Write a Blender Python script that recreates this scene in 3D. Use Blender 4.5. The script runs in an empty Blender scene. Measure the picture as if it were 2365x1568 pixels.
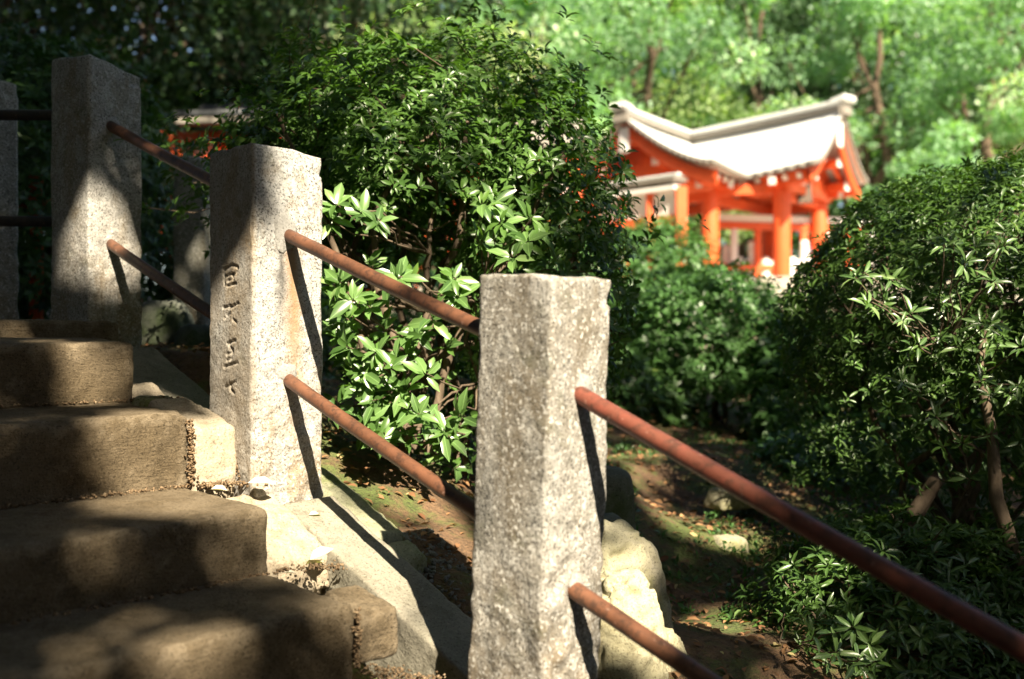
import bpy, bmesh, math, random
import numpy as np
from mathutils import Vector, Matrix, noise

# ------------------------------------------------------------------ camera, sky, sun, exposure
SC = bpy.context.scene
COL = SC.collection
F = 2298.0                      # focal length in units of a 2364 px wide picture (35 mm lens)
CX, CY = 1182.0, 784.0
cam_d = bpy.data.cameras.new('camera')
cam = bpy.data.objects.new('camera', cam_d); COL.objects.link(cam)
cam.location = (0, 0, 0); cam.rotation_euler = (math.radians(90), 0, 0)
cam_d.lens = 35; cam_d.sensor_width = 36; cam_d.clip_start = .05; cam_d.clip_end = 1500
cam_d.dof.use_dof = True; cam_d.dof.focus_distance = 2.32; cam_d.dof.aperture_fstop = 2.3
SC.camera = cam

LD = Vector((-.430, .995, -.95)).normalized()          # direction the sunlight travels
sun_elev = math.asin(-LD.z)
w = bpy.data.worlds.new('World'); SC.world = w; w.use_nodes = True
nt = w.node_tree
sky = nt.nodes.new('ShaderNodeTexSky'); sky.sky_type = 'NISHITA'; sky.sun_disc = False
sky.sun_elevation = sun_elev; sky.sun_rotation = math.atan2(-LD.x, -LD.y)
sky.air_density = 1.0; sky.dust_density = 2.0
bg = nt.nodes['Background']; bg.inputs['Strength'].default_value = .05
nt.links.new(sky.outputs[0], bg.inputs[0])
sun_d = bpy.data.lights.new('sun', 'SUN'); sun_d.energy = 5.0; sun_d.angle = math.radians(.55)
sun_d.color = (1, .87, .66)
sun = bpy.data.objects.new('sun', sun_d); COL.objects.link(sun)
sun.location = (4, -10, 14); sun.rotation_euler = LD.to_track_quat('-Z', 'Y').to_euler()
SC.view_settings.view_transform = 'Standard'; SC.view_settings.look = 'None'
SC.view_settings.exposure = 1.8; SC.view_settings.gamma = 1
SC.view_settings.use_curve_mapping = False
SC.render.engine = 'CYCLES'
SC.cycles.use_denoising = True
SC.cycles.max_bounces = 8; SC.cycles.transmission_bounces = 4; SC.cycles.transparent_max_bounces = 8
SC.cycles.sample_clamp_indirect = 4

rng = np.random.default_rng(7)
random.seed(7)

# ------------------------------------------------------------------ helpers
def at(px, py, y):
    """point at depth y seen at picture position px, py"""
    return np.array([(px - CX) / F * y, y, (CY - py) / F * y])

E = np.array([.692, .721, 0.]); E /= np.linalg.norm(E)       # along a step, away to the right
UPS = np.array([-E[1], E[0], 0.])                            # up the stairs
N = -UPS                                                     # down the stairs
BC = np.array([-.588, 2.255, 0.])                            # near corner of the middle post, origin of s (down) and t (along)
def st(s, t, z): return BC + N * s + E * t + np.array([0, 0, z])
ROTZ = math.atan2(E[1], E[0])

def tag(o, label=None, cat=None, group=None, kind=None):
    if label: o['label'] = label
    if cat: o['category'] = cat
    if group: o['group'] = group
    if kind: o['kind'] = kind
    return o

def empty(name, loc=(0, 0, 0), label=None, cat=None, group=None):
    o = bpy.data.objects.new(name, None); COL.objects.link(o); o.location = Vector(loc)
    o.empty_display_size = .05
    return tag(o, label, cat, group)

def link(name, me, mat=None, parent=None):
    o = bpy.data.objects.new(name, me); COL.objects.link(o)
    if mat and not me.materials: me.materials.append(mat)
    if parent is not None:
        o.parent = parent
        o.matrix_parent_inverse = Matrix.Translation(-parent.location) if parent.parent is None else Matrix.Identity(4)
    return o

def poly_mesh(name, V, Fc, smooth=False, rnd=None):
    V = np.asarray(V, dtype=np.float32); Fc = np.asarray(Fc, dtype=np.int32)
    k = Fc.shape[1]; n = len(Fc)
    me = bpy.data.meshes.new(name)
    me.vertices.add(len(V)); me.vertices.foreach_set('co', V.ravel())
    me.loops.add(n * k); me.loops.foreach_set('vertex_index', Fc.ravel())
    me.polygons.add(n)
    me.polygons.foreach_set('loop_start', np.arange(0, n * k, k, dtype=np.int32))
    me.polygons.foreach_set('loop_total', np.full(n, k, dtype=np.int32))
    if smooth: me.polygons.foreach_set('use_smooth', np.ones(n, dtype=bool))
    me.update(calc_edges=True)
    if rnd is not None:
        a = me.attributes.new('rnd', 'FLOAT', 'POINT'); a.data.foreach_set('value', np.asarray(rnd, dtype=np.float32))
    return me

def fr(p, f, oc=4): return noise.fractal(Vector(p) * f, 1.0, 2.0, oc)

def rough_block(name, corners, res, r, amp, mat, parent=None, freq=6, fine=.4, seed=0, extra=None, smooth=True, chip=1.0):
    """solid block with worn edges. corners: 8 points ordered x-,x+ then y-,y+ then z-,z+ (index = 4*z+2*y+x)"""
    C = [Vector(c) for c in corners]
    dx = (C[1] - C[0]).length; dy = (C[2] - C[0]).length; dz = (C[4] - C[0]).length
    h = (dx / 2, dy / 2, dz / 2); r = min(r, .49 * min(dx, dy, dz))
    n = [max(2, int(round(2 * q / res))) for q in h]
    bm = bmesh.new()
    def mapp(p):
        inner = [max(-(h[i] - r), min(h[i] - r, p[i])) for i in range(3)]
        d = Vector([p[i] - inner[i] for i in range(3)])
        if d.length > 1e-9: d = d.normalized() * r
        q = [(inner[i] + d[i]) / h[i] * .5 + .5 for i in range(3)]
        x, y, z = q
        b = (C[0] * (1 - x) + C[1] * x) * (1 - y) + (C[2] * (1 - x) + C[3] * x) * y
        t = (C[4] * (1 - x) + C[5] * x) * (1 - y) + (C[6] * (1 - x) + C[7] * x) * y
        return b * (1 - z) + t * z
    cache = {}
    def vert(i, j, k):
        key = (i, j, k)
        if key not in cache:
            cache[key] = bm.verts.new(mapp([(-1 + 2 * i / n[0]) * h[0], (-1 + 2 * j / n[1]) * h[1], (-1 + 2 * k / n[2]) * h[2]]))
        return cache[key]
    for j in range(n[1]):
        for i in range(n[0]):
            bm.faces.new((vert(i, j, 0), vert(i, j + 1, 0), vert(i + 1, j + 1, 0), vert(i + 1, j, 0)))
            bm.faces.new((vert(i, j, n[2]), vert(i + 1, j, n[2]), vert(i + 1, j + 1, n[2]), vert(i, j + 1, n[2])))
    for k in range(n[2]):
        for i in range(n[0]):
            bm.faces.new((vert(i, 0, k), vert(i + 1, 0, k), vert(i + 1, 0, k + 1), vert(i, 0, k + 1)))
            bm.faces.new((vert(i, n[1], k), vert(i, n[1], k + 1), vert(i + 1, n[1], k + 1), vert(i + 1, n[1], k)))
        for j in range(n[1]):
            bm.faces.new((vert(0, j, k), vert(0, j, k + 1), vert(0, j + 1, k + 1), vert(0, j + 1, k)))
            bm.faces.new((vert(n[0], j, k), vert(n[0], j + 1, k), vert(n[0], j + 1, k + 1), vert(n[0], j, k + 1)))
    bm.normal_update()
    off = Vector((seed * 3.17, seed * 7.31, seed * 1.93))
    new = []
    for v in bm.verts:
        q = v.co + off
        d = amp * (fr(q, freq) + fine * fr(q, freq * 5, 3))
        ax = max(abs(c) for c in v.normal)
        if ax < .93:                                  # chipped arrises
            c = noise.noise(q * 28)
            d -= chip * amp * max(0, c) * 1.6
        if extra: d += extra(v.co, v.normal)
        new.append(v.co + v.normal * d)
    for v, c in zip(bm.verts, new): v.co = c
    for f in bm.faces: f.smooth = smooth
    me = bpy.data.meshes.new(name); bm.to_mesh(me); bm.free()
    return link(name, me, mat, parent)

def stbox(s0, s1, t0, t1, zb, zt):
    """corners of a block in stair coordinates; x axis = t, y axis = up the stairs (s decreasing). zt may be (z at s1, z at s0)"""
    if not isinstance(zt, tuple): zt = (zt, zt)
    if not isinstance(zb, tuple): zb = (zb, zb)
    return [st(s1, t0, zb[0]), st(s1, t1, zb[0]), st(s0, t0, zb[1]), st(s0, t1, zb[1]),
            st(s1, t0, zt[0]), st(s1, t1, zt[0]), st(s0, t0, zt[1]), st(s0, t1, zt[1])]

def tube_arrays(P, R, seg=8):
    P = np.asarray(P, float); n = len(P)
    R = np.asarray(R, float)
    T = np.gradient(P, axis=0); T /= np.linalg.norm(T, axis=1)[:, None] + 1e-12
    up = np.array([0, 0, 1.]) if abs(T[0][2]) < .9 else np.array([1., 0, 0])
    V = []; 
    for i in range(n):
        a = np.cross(T[i], up); a /= np.linalg.norm(a) + 1e-12
        b = np.cross(T[i], a)
        up = -b if i == 0 else up
        ang = np.linspace(0, 2 * np.pi, seg, endpoint=False)
        V.append(P[i] + R[i] * (np.cos(ang)[:, None] * a + np.sin(ang)[:, None] * b))
        up = np.cross(a, T[i]) if False else up
    V = np.concatenate(V)
    Q = []
    for i in range(n - 1):
        for j in range(seg):
            k = (j + 1) % seg
            Q.append((i * seg + j, i * seg + k, (i + 1) * seg + k, (i + 1) * seg + j))
    return V, np.array(Q)

def tubes_mesh(name, tubes, seg=8):
    Vs, Qs, o = [], [], 0
    for P, R in tubes:
        V, Q = tube_arrays(P, R, seg); Vs.append(V); Qs.append(Q + o); o += len(V)
    return poly_mesh(name, np.concatenate(Vs), np.concatenate(Qs), True)

def wiggle(p0, p1, n=8, amp=.05, sag=0., seed=None):
    p0 = np.asarray(p0, float); p1 = np.asarray(p1, float)
    L = np.linalg.norm(p1 - p0)
    t = np.linspace(0, 1, n)[:, None]
    P = p0 * (1 - t) + p1 * t
    o = rng.uniform(0, 100)
    for i in range(1, n):
        k = min(1, i / 2) * (1 if i < n - 1 else .0)
        P[i] += amp * L * k * np.array(noise.noise_vector(Vector((o, i * .55, 0))))
    P[:, 2] += sag * L * np.sin(np.pi * t[:, 0])
    return P

def box_mesh(name, dims, bev=0.0):
    bm = bmesh.new(); bmesh.ops.create_cube(bm, size=1)
    for v in bm.verts: v.co = Vector((v.co.x * dims[0], v.co.y * dims[1], v.co.z * dims[2]))
    if bev: bmesh.ops.bevel(bm, geom=bm.edges[:], offset=bev, segments=2, affect='EDGES')
    me = bpy.data.meshes.new(name); bm.to_mesh(me); bm.free(); return me

def beam(name, p0, p1, wd, ht, mat, parent, bev=.01):
    """box running from p0 to p1, wd wide and ht high"""
    p0 = Vector(p0); p1 = Vector(p1); d = p1 - p0; L = d.length
    me = box_mesh(name, (L, wd, ht), bev)
    x = d.normalized(); up = Vector((0, 0, 1)) if abs(x.z) < .95 else Vector((0, 1, 0))
    y = up.cross(x).normalized(); z = x.cross(y)
    m = Matrix((x, y, z)).transposed().to_4x4(); m.translation = (p0 + p1) / 2
    me.transform(m)
    return link(name, me, mat, parent)

def cyl(name, p0, p1, r, mat, parent, seg=16, r2=None):
    p0 = np.asarray(p0, float); p1 = np.asarray(p1, float)
    P = [p0, p0 + (p1 - p0) * .02, p0 + (p1 - p0) * .98, p1]
    r2 = r if r2 is None else r2
    V, Q = tube_arrays(P, [r * .92, r, r2, r2 * .92], seg)
    bm = bmesh.new(); vs = [bm.verts.new(v) for v in V]
    for q in Q: bm.faces.new([vs[i] for i in q]).smooth = True
    bm.faces.new(vs[:seg]); bm.faces.new(vs[-seg:])
    bmesh.ops.recalc_face_normals(bm, faces=bm.faces[:])
    me = bpy.data.meshes.new(name); bm.to_mesh(me); bm.free()
    return link(name, me, mat, parent)

# ------------------------------------------------------------------ materials
def M(name):
    m = bpy.data.materials.new(name); m.use_nodes = True
    t = m.node_tree; b = t.nodes['Principled BSDF']
    return m, t, b
def nd(t, kind, **kw):
    n = t.nodes.new(kind)
    for k, v in kw.items():
        if k in n.inputs: n.inputs[k].default_value = v
        else: setattr(n, k, v)
    return n
def ramp(t, src, stops):
    r = t.nodes.new('ShaderNodeValToRGB'); e = r.color_ramp.elements
    while len(e) > 1: e.remove(e[-1])
    for i, (p, c) in enumerate(stops):
        q = e[0] if i == 0 else e.new(p)
        q.position = p; q.color = (*c, 1) if len(c) == 3 else c
    t.links.new(src, r.inputs[0]); return r.outputs[0]
def noi(t, co, scale, detail=4, rough=.55, dist=0):
    n = nd(t, 'ShaderNodeTexNoise', Scale=scale, Detail=detail, Roughness=rough, Distortion=dist)
    t.links.new(co, n.inputs['Vector']); return n.outputs[0]
def mix(t, fac, a, b, mode='MIX'):
    n = t.nodes.new('ShaderNodeMix'); n.data_type = 'RGBA'; n.blend_type = mode
    for i, v in ((0, fac), (6, a), (7, b)):
        if hasattr(v, 'links') or isinstance(v, bpy.types.NodeSocket): t.links.new(v, n.inputs[i])
        else: n.inputs[i].default_value = v if i == 0 else (*v, 1)
    return n.outputs[2]
def bump(t, b, h, strength=.5, dist=.004, prev=None):
    n = nd(t, 'ShaderNodeBump', Strength=strength, Distance=dist)
    t.links.new(h, n.inputs['Height'])
    if prev: t.links.new(prev, n.inputs['Normal'])
    t.links.new(n.outputs[0], b.inputs['Normal']); return n.outputs[0]
def objco(t): return t.nodes.new('ShaderNodeTexCoord').outputs['Object']
def gate(t, v, lo, hi):
    n = nd(t, 'ShaderNodeMapRange'); n.clamp = True
    n.inputs['From Min'].default_value = lo; n.inputs['From Max'].default_value = hi
    t.links.new(v, n.inputs['Value']); return n.outputs[0]
def mth(t, op, a, b=None):
    n = t.nodes.new('ShaderNodeMath'); n.operation = op
    for i, v in ((0, a), (1, b)):
        if v is None: continue
        if isinstance(v, bpy.types.NodeSocket): t.links.new(v, n.inputs[i])
        else: n.inputs[i].default_value = v
    return n.outputs[0]

def granite(name, light=(.44, .435, .415), mid=(.28, .27, .25), speck=(.05, .048, .045), stain=(.20, .155, .09), speck_amt=.5, rust=None, stain_at=.50):
    m, t, b = M(name); co = objco(t)
    tone = noi(t, co, 22, 5, .65)
    col = mix(t, gate(t, tone, .35, .68), mid, light)
    sp = noi(t, co, 210, 3, .7)
    col = mix(t, mth(t, 'MULTIPLY', gate(t, sp, .53, .62), mth(t, 'MULTIPLY', gate(t, noi(t, co, 16, 4, .6), .05, .55), speck_amt + .5)), col, speck)
    sp2 = noi(t, co, 150, 2, .5)
    
    mpv = nd(t, 'ShaderNodeMapping'); mpv.inputs['Scale'].default_value = (1, 1, .4); t.links.new(co, mpv.inputs[0])
    s = noi(t, mpv.outputs[0], 8, 6, .72, .6)
    col = mix(t, mth(t, 'MULTIPLY', gate(t, s, stain_at, stain_at + .18), .8), col, stain)
    s2 = noi(t, co, 9, 6, .7, .3)
    col = mix(t, mth(t, 'MULTIPLY', gate(t, s2, .56, .72), .6), col, (.10, .105, .06))
    sepz = t.nodes.new('ShaderNodeSeparateXYZ'); t.links.new(co, sepz.inputs[0])
    soil = mth(t, 'MULTIPLY', gate(t, sepz.outputs[2], .42, .0), gate(t, noi(t, co, 12, 6, .7, .4), .40, .66))   # splashed soil on the foot
    col = mix(t, mth(t, 'MULTIPLY', soil, .6), col, (.23, .16, .085))
    col = mix(t, mth(t, 'MULTIPLY', gate(t, sp2, .56, .66), speck_amt + .1), col, (.56, .55, .52))     # bright feldspar and dark mica grains
    col = mix(t, mth(t, 'MULTIPLY', gate(t, noi(t, co, 130, 3, .75), .56, .64), .6), col, speck)
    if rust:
        patina_shade = mth(t, 'MULTIPLY', gate(t, sepz.outputs[0], -.085, -.093), gate(t, noi(t, co, 7, 5, .7), .25, .6))      # brown patina and painted-in dim side light on the dressed, inscribed face
        col = mix(t, mth(t, 'MULTIPLY', patina_shade, .55), col, (.20, .155, .10))
    if rust:                                        # rust run below the pipe sockets
        sep = t.nodes.new('ShaderNodeSeparateXYZ'); t.links.new(co, sep.inputs[0])
        wob = noi(t, co, 14, 3)
        for (rx, rz, ln, wd, c) in rust:
            x = mth(t, 'ADD', mth(t, 'SUBTRACT', sep.outputs[0], rx), mth(t, 'MULTIPLY', mth(t, 'SUBTRACT', wob, .5), .06))
            gx = gate(t, mth(t, 'ABSOLUTE', x), wd, 0)
            gz = mth(t, 'MULTIPLY', gate(t, sep.outputs[2], rz + .01, rz - .03), gate(t, sep.outputs[2], rz - ln, rz - ln * .35))
            yy = gate(t, sep.outputs[1], -.05, -.08)
            col = mix(t, mth(t, 'MULTIPLY', mth(t, 'MULTIPLY', gx, gz), mth(t, 'MULTIPLY', yy, .85)), col, c)
    t.links.new(col, b.inputs['Base Color'])
    b.inputs['Roughness'].default_value = .85; b.inputs['Specular IOR Level'].default_value = .25
    p = bump(t, b, noi(t, co, 190, 3, .6), .55, .0025)
    bump(t, b, noi(t, co, 38, 6, .7), .6, .007, p)
    return m

def stonemat(name, a, c, dark, scale=7, moss=None, grain=.0025, white=None, worn=None):
    m, t, b = M(name); co = objco(t)
    col = mix(t, gate(t, noi(t, co, scale, 6, .65), .32, .68), a, c)
    col = mix(t, mth(t, 'MULTIPLY', gate(t, noi(t, co, scale * 2.3, 6, .7, .5), .52, .72), .8), col, dark)
    if moss:
        col = mix(t, mth(t, 'MULTIPLY', gate(t, noi(t, co, scale * .6, 5, .7), .50, .62), .8), col, moss)
    if white:
        col = mix(t, mth(t, 'MULTIPLY', gate(t, noi(t, co, scale * 1.4, 6, .75, .4), .60, .68), .55), col, white)
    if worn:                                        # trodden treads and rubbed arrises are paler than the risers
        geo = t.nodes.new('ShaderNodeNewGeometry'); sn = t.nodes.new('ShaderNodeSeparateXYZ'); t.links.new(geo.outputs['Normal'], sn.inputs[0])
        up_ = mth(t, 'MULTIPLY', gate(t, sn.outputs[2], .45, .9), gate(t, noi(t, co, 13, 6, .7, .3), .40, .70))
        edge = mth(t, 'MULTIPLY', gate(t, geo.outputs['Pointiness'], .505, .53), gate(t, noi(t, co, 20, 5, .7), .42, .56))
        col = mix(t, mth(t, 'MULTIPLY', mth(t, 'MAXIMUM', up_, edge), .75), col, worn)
    g = noi(t, co, 200, 3, .7)
    col = mix(t, mth(t, 'MULTIPLY', gate(t, g, .54, .66), .65), col, tuple(q * .35 for q in dark))
    g2 = noi(t, co, 120, 3, .7)
    col = mix(t, mth(t, 'MULTIPLY', gate(t, g2, .58, .68), .4), col, tuple(min(.8, q * 1.5) for q in c))
    t.links.new(col, b.inputs['Base Color'])
    b.inputs['Roughness'].default_value = .9; b.inputs['Specular IOR Level'].default_value = .2
    if worn:
        mp = nd(t, 'ShaderNodeMapping'); mp.inputs['Scale'].default_value = (1, 1, 5.5); t.links.new(co, mp.inputs[0])
        bed = noi(t, mp.outputs[0], 32, 6, .72, .2)
        pb = bump(t, b, bed, .8, .010)
        p = bump(t, b, noi(t, co, 160, 4, .7), .9, .005, pb)
        bump(t, b, noi(t, co, 30, 6, .7), .7, .010, p)
        return m
    p = bump(t, b, noi(t, co, 160, 4, .65), .6, grain)
    bump(t, b, noi(t, co, 30, 6, .7), .6, .008, p)
    return m

def leafmat(name, dark, light, young=None, trans=.25, rough=.35, single=False, spec=.5):
    m, t, b = M(name)
    if single: r = t.nodes.new('ShaderNodeObjectInfo').outputs['Random']
    else:
        a = t.nodes.new('ShaderNodeAttribute'); a.attribute_name = 'rnd'; r = a.outputs['Fac']
    stops = [(0, dark), (.75, light)]
    if young: stops += [(.9, light), (1, young)]
    col = ramp(t, r, stops)
    if single:
        sx = t.nodes.new('ShaderNodeSeparateXYZ'); t.links.new(objco(t), sx.inputs[0])
        rib = mth(t, 'MULTIPLY', gate(t, mth(t, 'ABSOLUTE', sx.outputs[1]), .022, .004), .5)
        col = mix(t, rib, col, tuple(min(.6, q * 1.8 + .03) for q in light))
    t.links.new(col, b.inputs['Base Color'])
    b.inputs['Roughness'].default_value = rough; b.inputs['Specular IOR Level'].default_value = spec
    if trans:
        tr = t.nodes.new('ShaderNodeBsdfTranslucent')
        tc = mix(t, 1.0, col, (1.6, 1.9, .5), 'MULTIPLY'); t.links.new(tc, tr.inputs[0])
        mx = t.nodes.new('ShaderNodeMixShader'); mx.inputs[0].default_value = trans
        t.links.new(b.outputs[0], mx.inputs[1]); t.links.new(tr.outputs[0], mx.inputs[2])
        t.links.new(mx.outputs[0], t.nodes['Material Output'].inputs[0])
    return m

def plain(name, col, rough=.6, var=.25, scale=8, spec=.4, metal=0):
    m, t, b = M(name); co = objco(t)
    c = mix(t, noi(t, co, scale, 5, .6), tuple(q * (1 - var) for q in col), tuple(min(1, q * (1 + var)) for q in col))
    t.links.new(c, b.inputs['Base Color']); b.inputs['Roughness'].default_value = rough
    b.inputs['Specular IOR Level'].default_value = spec; b.inputs['Metallic'].default_value = metal
    return m

def barkmat(name, a, c):
    m, t, b = M(name); co = objco(t)
    mp = nd(t, 'ShaderNodeMapping'); mp.inputs['Scale'].default_value = (1, 1, .25); t.links.new(co, mp.inputs[0])
    h = noi(t, mp.outputs[0], 60, 5, .65)
    t.links.new(mix(t, gate(t, h, .3, .7), a, c), b.inputs['Base Color'])
    b.inputs['Roughness'].default_value = .9; b.inputs['Specular IOR Level'].default_value = .2
    bump(t, b, h, .6, .004); return m

def rustmat(name, a, c, d):
    m, t, b = M(name); co = objco(t)
    col = mix(t, gate(t, noi(t, co, 12, 6, .7), .40, .60), a, c)
    col = mix(t, mth(t, 'MULTIPLY', gate(t, noi(t, co, 40, 6, .75), .49, .62), .9), col, d)
    col = mix(t, mth(t, 'MULTIPLY', gate(t, noi(t, co, 60, 3, .6), .66, .74), .5), col, (.45, .28, .22))
    t.links.new(col, b.inputs['Base Color']); b.inputs['Roughness'].default_value = .46
    b.inputs['Specular IOR Level'].default_value = .4
    bump(t, b, noi(t, co, 120, 4, .7), .4, .0012); return m

MT = {}
MT['granite'] = granite('granite', stain_at=.48)
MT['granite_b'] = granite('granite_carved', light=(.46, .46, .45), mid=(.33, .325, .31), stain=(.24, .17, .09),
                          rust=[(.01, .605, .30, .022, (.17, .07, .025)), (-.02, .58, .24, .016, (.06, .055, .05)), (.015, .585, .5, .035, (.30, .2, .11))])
MT['granite_c'] = granite('granite_coarse', light=(.40, .39, .365), mid=(.235, .225, .20), stain=(.13, .105, .07), speck_amt=.65, stain_at=.45)
MT['granite_dark'] = granite('granite_mossy', light=(.36, .36, .32), mid=(.23, .23, .195), stain=(.12, .11, .07))
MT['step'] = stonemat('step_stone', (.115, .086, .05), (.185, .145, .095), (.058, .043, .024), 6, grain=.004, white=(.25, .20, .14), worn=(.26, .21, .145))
MT['mortar'] = stonemat('mortar', (.34, .285, .21), (.43, .375, .29), (.20, .15, .095), 9, grain=.004)
MT['curb'] = stonemat('curb_stone', (.20, .19, .15), (.29, .27, .22), (.12, .105, .075), 8)
MT['curb_moss'] = stonemat('mossy_curb_stone', (.24, .24, .17), (.33, .33, .22), (.12, .13, .07), 8, moss=(.13, .16, .045))
MT['rock_yellow'] = stonemat('yellow_rock', (.37, .34, .21), (.47, .44, .31), (.14, .11, .05), 12)
MT['rock_grey'] = stonemat('lichen_rock', (.40, .38, .24), (.34, .31, .25), (.13, .12, .09), 5, moss=(.27, .27, .10))
MT['rock_dark'] = stonemat('dark_rock', (.10, .11, .09), (.16, .17, .14), (.05, .06, .05), 6, moss=(.07, .10, .04))
MT['landing'] = stonemat('landing_stone', (.30, .26, .20), (.42, .37, .29), (.18, .15, .10), 5)
MT['rust'] = rustmat('rusty_pipe', (.17, .074, .041), (.115, .052, .030), (.058, .031, .021))
MT['rust_red'] = rustmat('red_oxide_pipe', (.21, .060, .040), (.145, .050, .032), (.072, .032, .022))
MT['iron'] = rustmat('dark_iron_pipe', (.05, .035, .03), (.035, .028, .025), (.02, .02, .02))
MT['putty'] = stonemat('socket_putty', (.27, .265, .25), (.34, .335, .32), (.17, .16, .145), 14)
MT['leaf_main'] = leafmat('shrub_leaf', (.04, .09, .022), (.09, .18, .038), (.17, .30, .06), .25)
MT['leaf_main1'] = leafmat('shrub_leaf_single', (.06, .125, .035), (.15, .27, .08), (.28, .40, .15), .25, .3, single=True, spec=.8)
MT['leaf_azalea'] = leafmat('azalea_leaf', (.035, .08, .02), (.085, .165, .036), (.17, .27, .06), .22, .38)
MT['leaf_azalea1'] = leafmat('azalea_leaf_single', (.045, .095, .028), (.12, .21, .065), (.22, .32, .12), .22, .32, single=True, spec=.8)
MT['leaf_mid'] = leafmat('mid_bush_leaf', (.04, .10, .03), (.09, .20, .055), (.14, .27, .07), .25, .4)
MT['leaf_dark'] = leafmat('dark_hedge_leaf', (.025, .065, .022), (.06, .13, .03), (.14, .17, .04), .15, .42)
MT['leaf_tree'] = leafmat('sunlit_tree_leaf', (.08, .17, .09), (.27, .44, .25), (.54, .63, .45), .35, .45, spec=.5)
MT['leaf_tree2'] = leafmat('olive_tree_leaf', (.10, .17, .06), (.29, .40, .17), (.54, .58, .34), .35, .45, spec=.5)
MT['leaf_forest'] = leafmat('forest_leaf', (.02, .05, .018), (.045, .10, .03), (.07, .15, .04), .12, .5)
MT['leaf_shade'] = leafmat('overhead_leaf', (.03, .07, .02), (.06, .12, .03), None, .08, .5)
MT['bark'] = barkmat('shrub_bark', (.08, .058, .04), (.19, .145, .105))
MT['bark_tree'] = barkmat('tree_bark', (.07, .05, .035), (.16, .115, .08))
MT['vermilion'] = plain('vermilion_paint', (.74, .115, .03), .55, .28, 5)
MT['roofing'] = plain('pale_roof', (.64, .65, .63), .5, .10, 9)
MT['roof_edge'] = plain('grey_roof_edge', (.22, .20, .17), .7, .2, 6)
MT['white'] = plain('white_paint', (.78, .76, .72), .6, .05, 4)
MT['plaster'] = plain('white_plaster', (.75, .73, .68), .8, .06, 4)
MT['dark_wood'] = plain('dark_wood', (.09, .06, .04), .7, .3, 12)
MT['roof_dark'] = plain('dark_roof', (.06, .065, .07), .6, .2, 10)
MT['dead_leaf'] = leafmat('dead_leaf', (.15, .07, .035), (.36, .20, .10), (.50, .42, .20), .1, .7, spec=.2)
MT['dead_leaf1'] = leafmat('dry_leaf_pale', (.45, .34, .20), (.60, .50, .34), None, .15, .7, single=True, spec=.2)
MT['debris'] = leafmat('debris', (.10, .068, .04), (.22, .155, .095), (.34, .26, .17), 0, .9, spec=.1)
MT['gravel'] = stonemat('gravel', (.15, .15, .13), (.24, .24, .21), (.08, .085, .07), 20)

# ground: brown earth, moss and pale sunlit gravel near the shrine
m, t, b = M('earth'); co = objco(t)
col = mix(t, gate(t, noi(t, co, 4, 6, .65), .35, .65), (.13, .075, .04), (.22, .135, .075))
col = mix(t, mth(t, 'MULTIPLY', gate(t, noi(t, co, 2.6, 6, .75), .44, .54), .9), col, (.10, .145, .035))
col = mix(t, mth(t, 'MULTIPLY', gate(t, noi(t, co, 70, 4, .7), .52, .66), .7), col, (.06, .04, .025))
sep = t.nodes.new('ShaderNodeSeparateXYZ'); t.links.new(co, sep.inputs[0])
col = mix(t, gate(t, mth(t, 'ADD', sep.outputs[1], mth(t, 'MULTIPLY', noi(t, co, .6, 3), 3)), 10.5, 12), col, (.42, .38, .30))
t.links.new(col, b.inputs['Base Color']); b.inputs['Roughness'].default_value = .95
p = bump(t, b, noi(t, co, 60, 5, .7), .8, .02); bump(t, b, noi(t, co, 14, 5, .7), .7, .05, p)
MT['earth'] = m

# ------------------------------------------------------------------ ground
def stair_z(s): return -.20 - .447 * s
CTRL = []
for s in np.arange(-.5, 2.6, .2):
    q = st(s, .42, 0); CTRL.append((q[0], q[1], -.43 - .40 * s))
for s in np.arange(-3, -.7, .3):
    q = st(s, .45, 0); CTRL.append((q[0], q[1], -.02))
CTRL += [tuple(q) for q in [(-.39, 3.2, -.36), (.58, 4.2, -.484), (.49, 2.7, -.76), (.73, 3.6, -.63), (.1, 3.6, -.42), (-.8, 3.6, -.2), (0.1, 2.9, -.5),
         (2, 5, -.6), (1.2, 3, -.85), (2, 3, -.95), (1.5, 1.5, -1.25), (3, 2, -1.2), (3.5, 4.5, -.8), (3, 8, -.25), (1, 7, -.3), (0, 5.5, -.3), (-1.8, 5, 0),
         (-3.5, 6, .1), (-4, 9, .15), (0, 9, .1), (3, 11, .35), (2, 13.5, .8), (4, 13.5, .85), (7, 14, .8), (4, 18, .95), (0, 16, .9), (-5, 14, .6), (8, 20, 1.0), (0, 24, 1.0), (-12, 20, .8),
         (14, 24, 1.0), (30, 40, 1), (-30, 40, 1), (0, 80, 1), (60, 0, -1), (-60, 0, 0), (0, -60, -3), (0, -6, -3.0), (5, -3, -2.6), (-5, -2, -1.4), (60, 80, 1), (-60, 80, 1), (0, 200, 1)]]
CT = np.array(CTRL)
def gz_arr(X, Y):
    d2 = (X[..., None] - CT[:, 0]) ** 2 + (Y[..., None] - CT[:, 1]) ** 2 + .01
    wgt = d2 ** -1.7
    z = (wgt * CT[:, 2]).sum(-1) / wgt.sum(-1)
    rx = X - BC[0]; ry = Y - BC[1]
    s = rx * N[0] + ry * N[1]; t_ = rx * E[0] + ry * E[1]
    trough = np.where(s < -.74, -.15, stair_z(s) - .33)
    k = np.clip((.30 - t_) / .12, 0, 1) * np.clip((t_ + 3.0) / .3, 0, 1)
    return np.where(s < 3.4, z * (1 - k) + np.minimum(z, trough) * k, z)
def gz(x, y): return float(gz_arr(np.array([x]), np.array([y]))[0])

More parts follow.
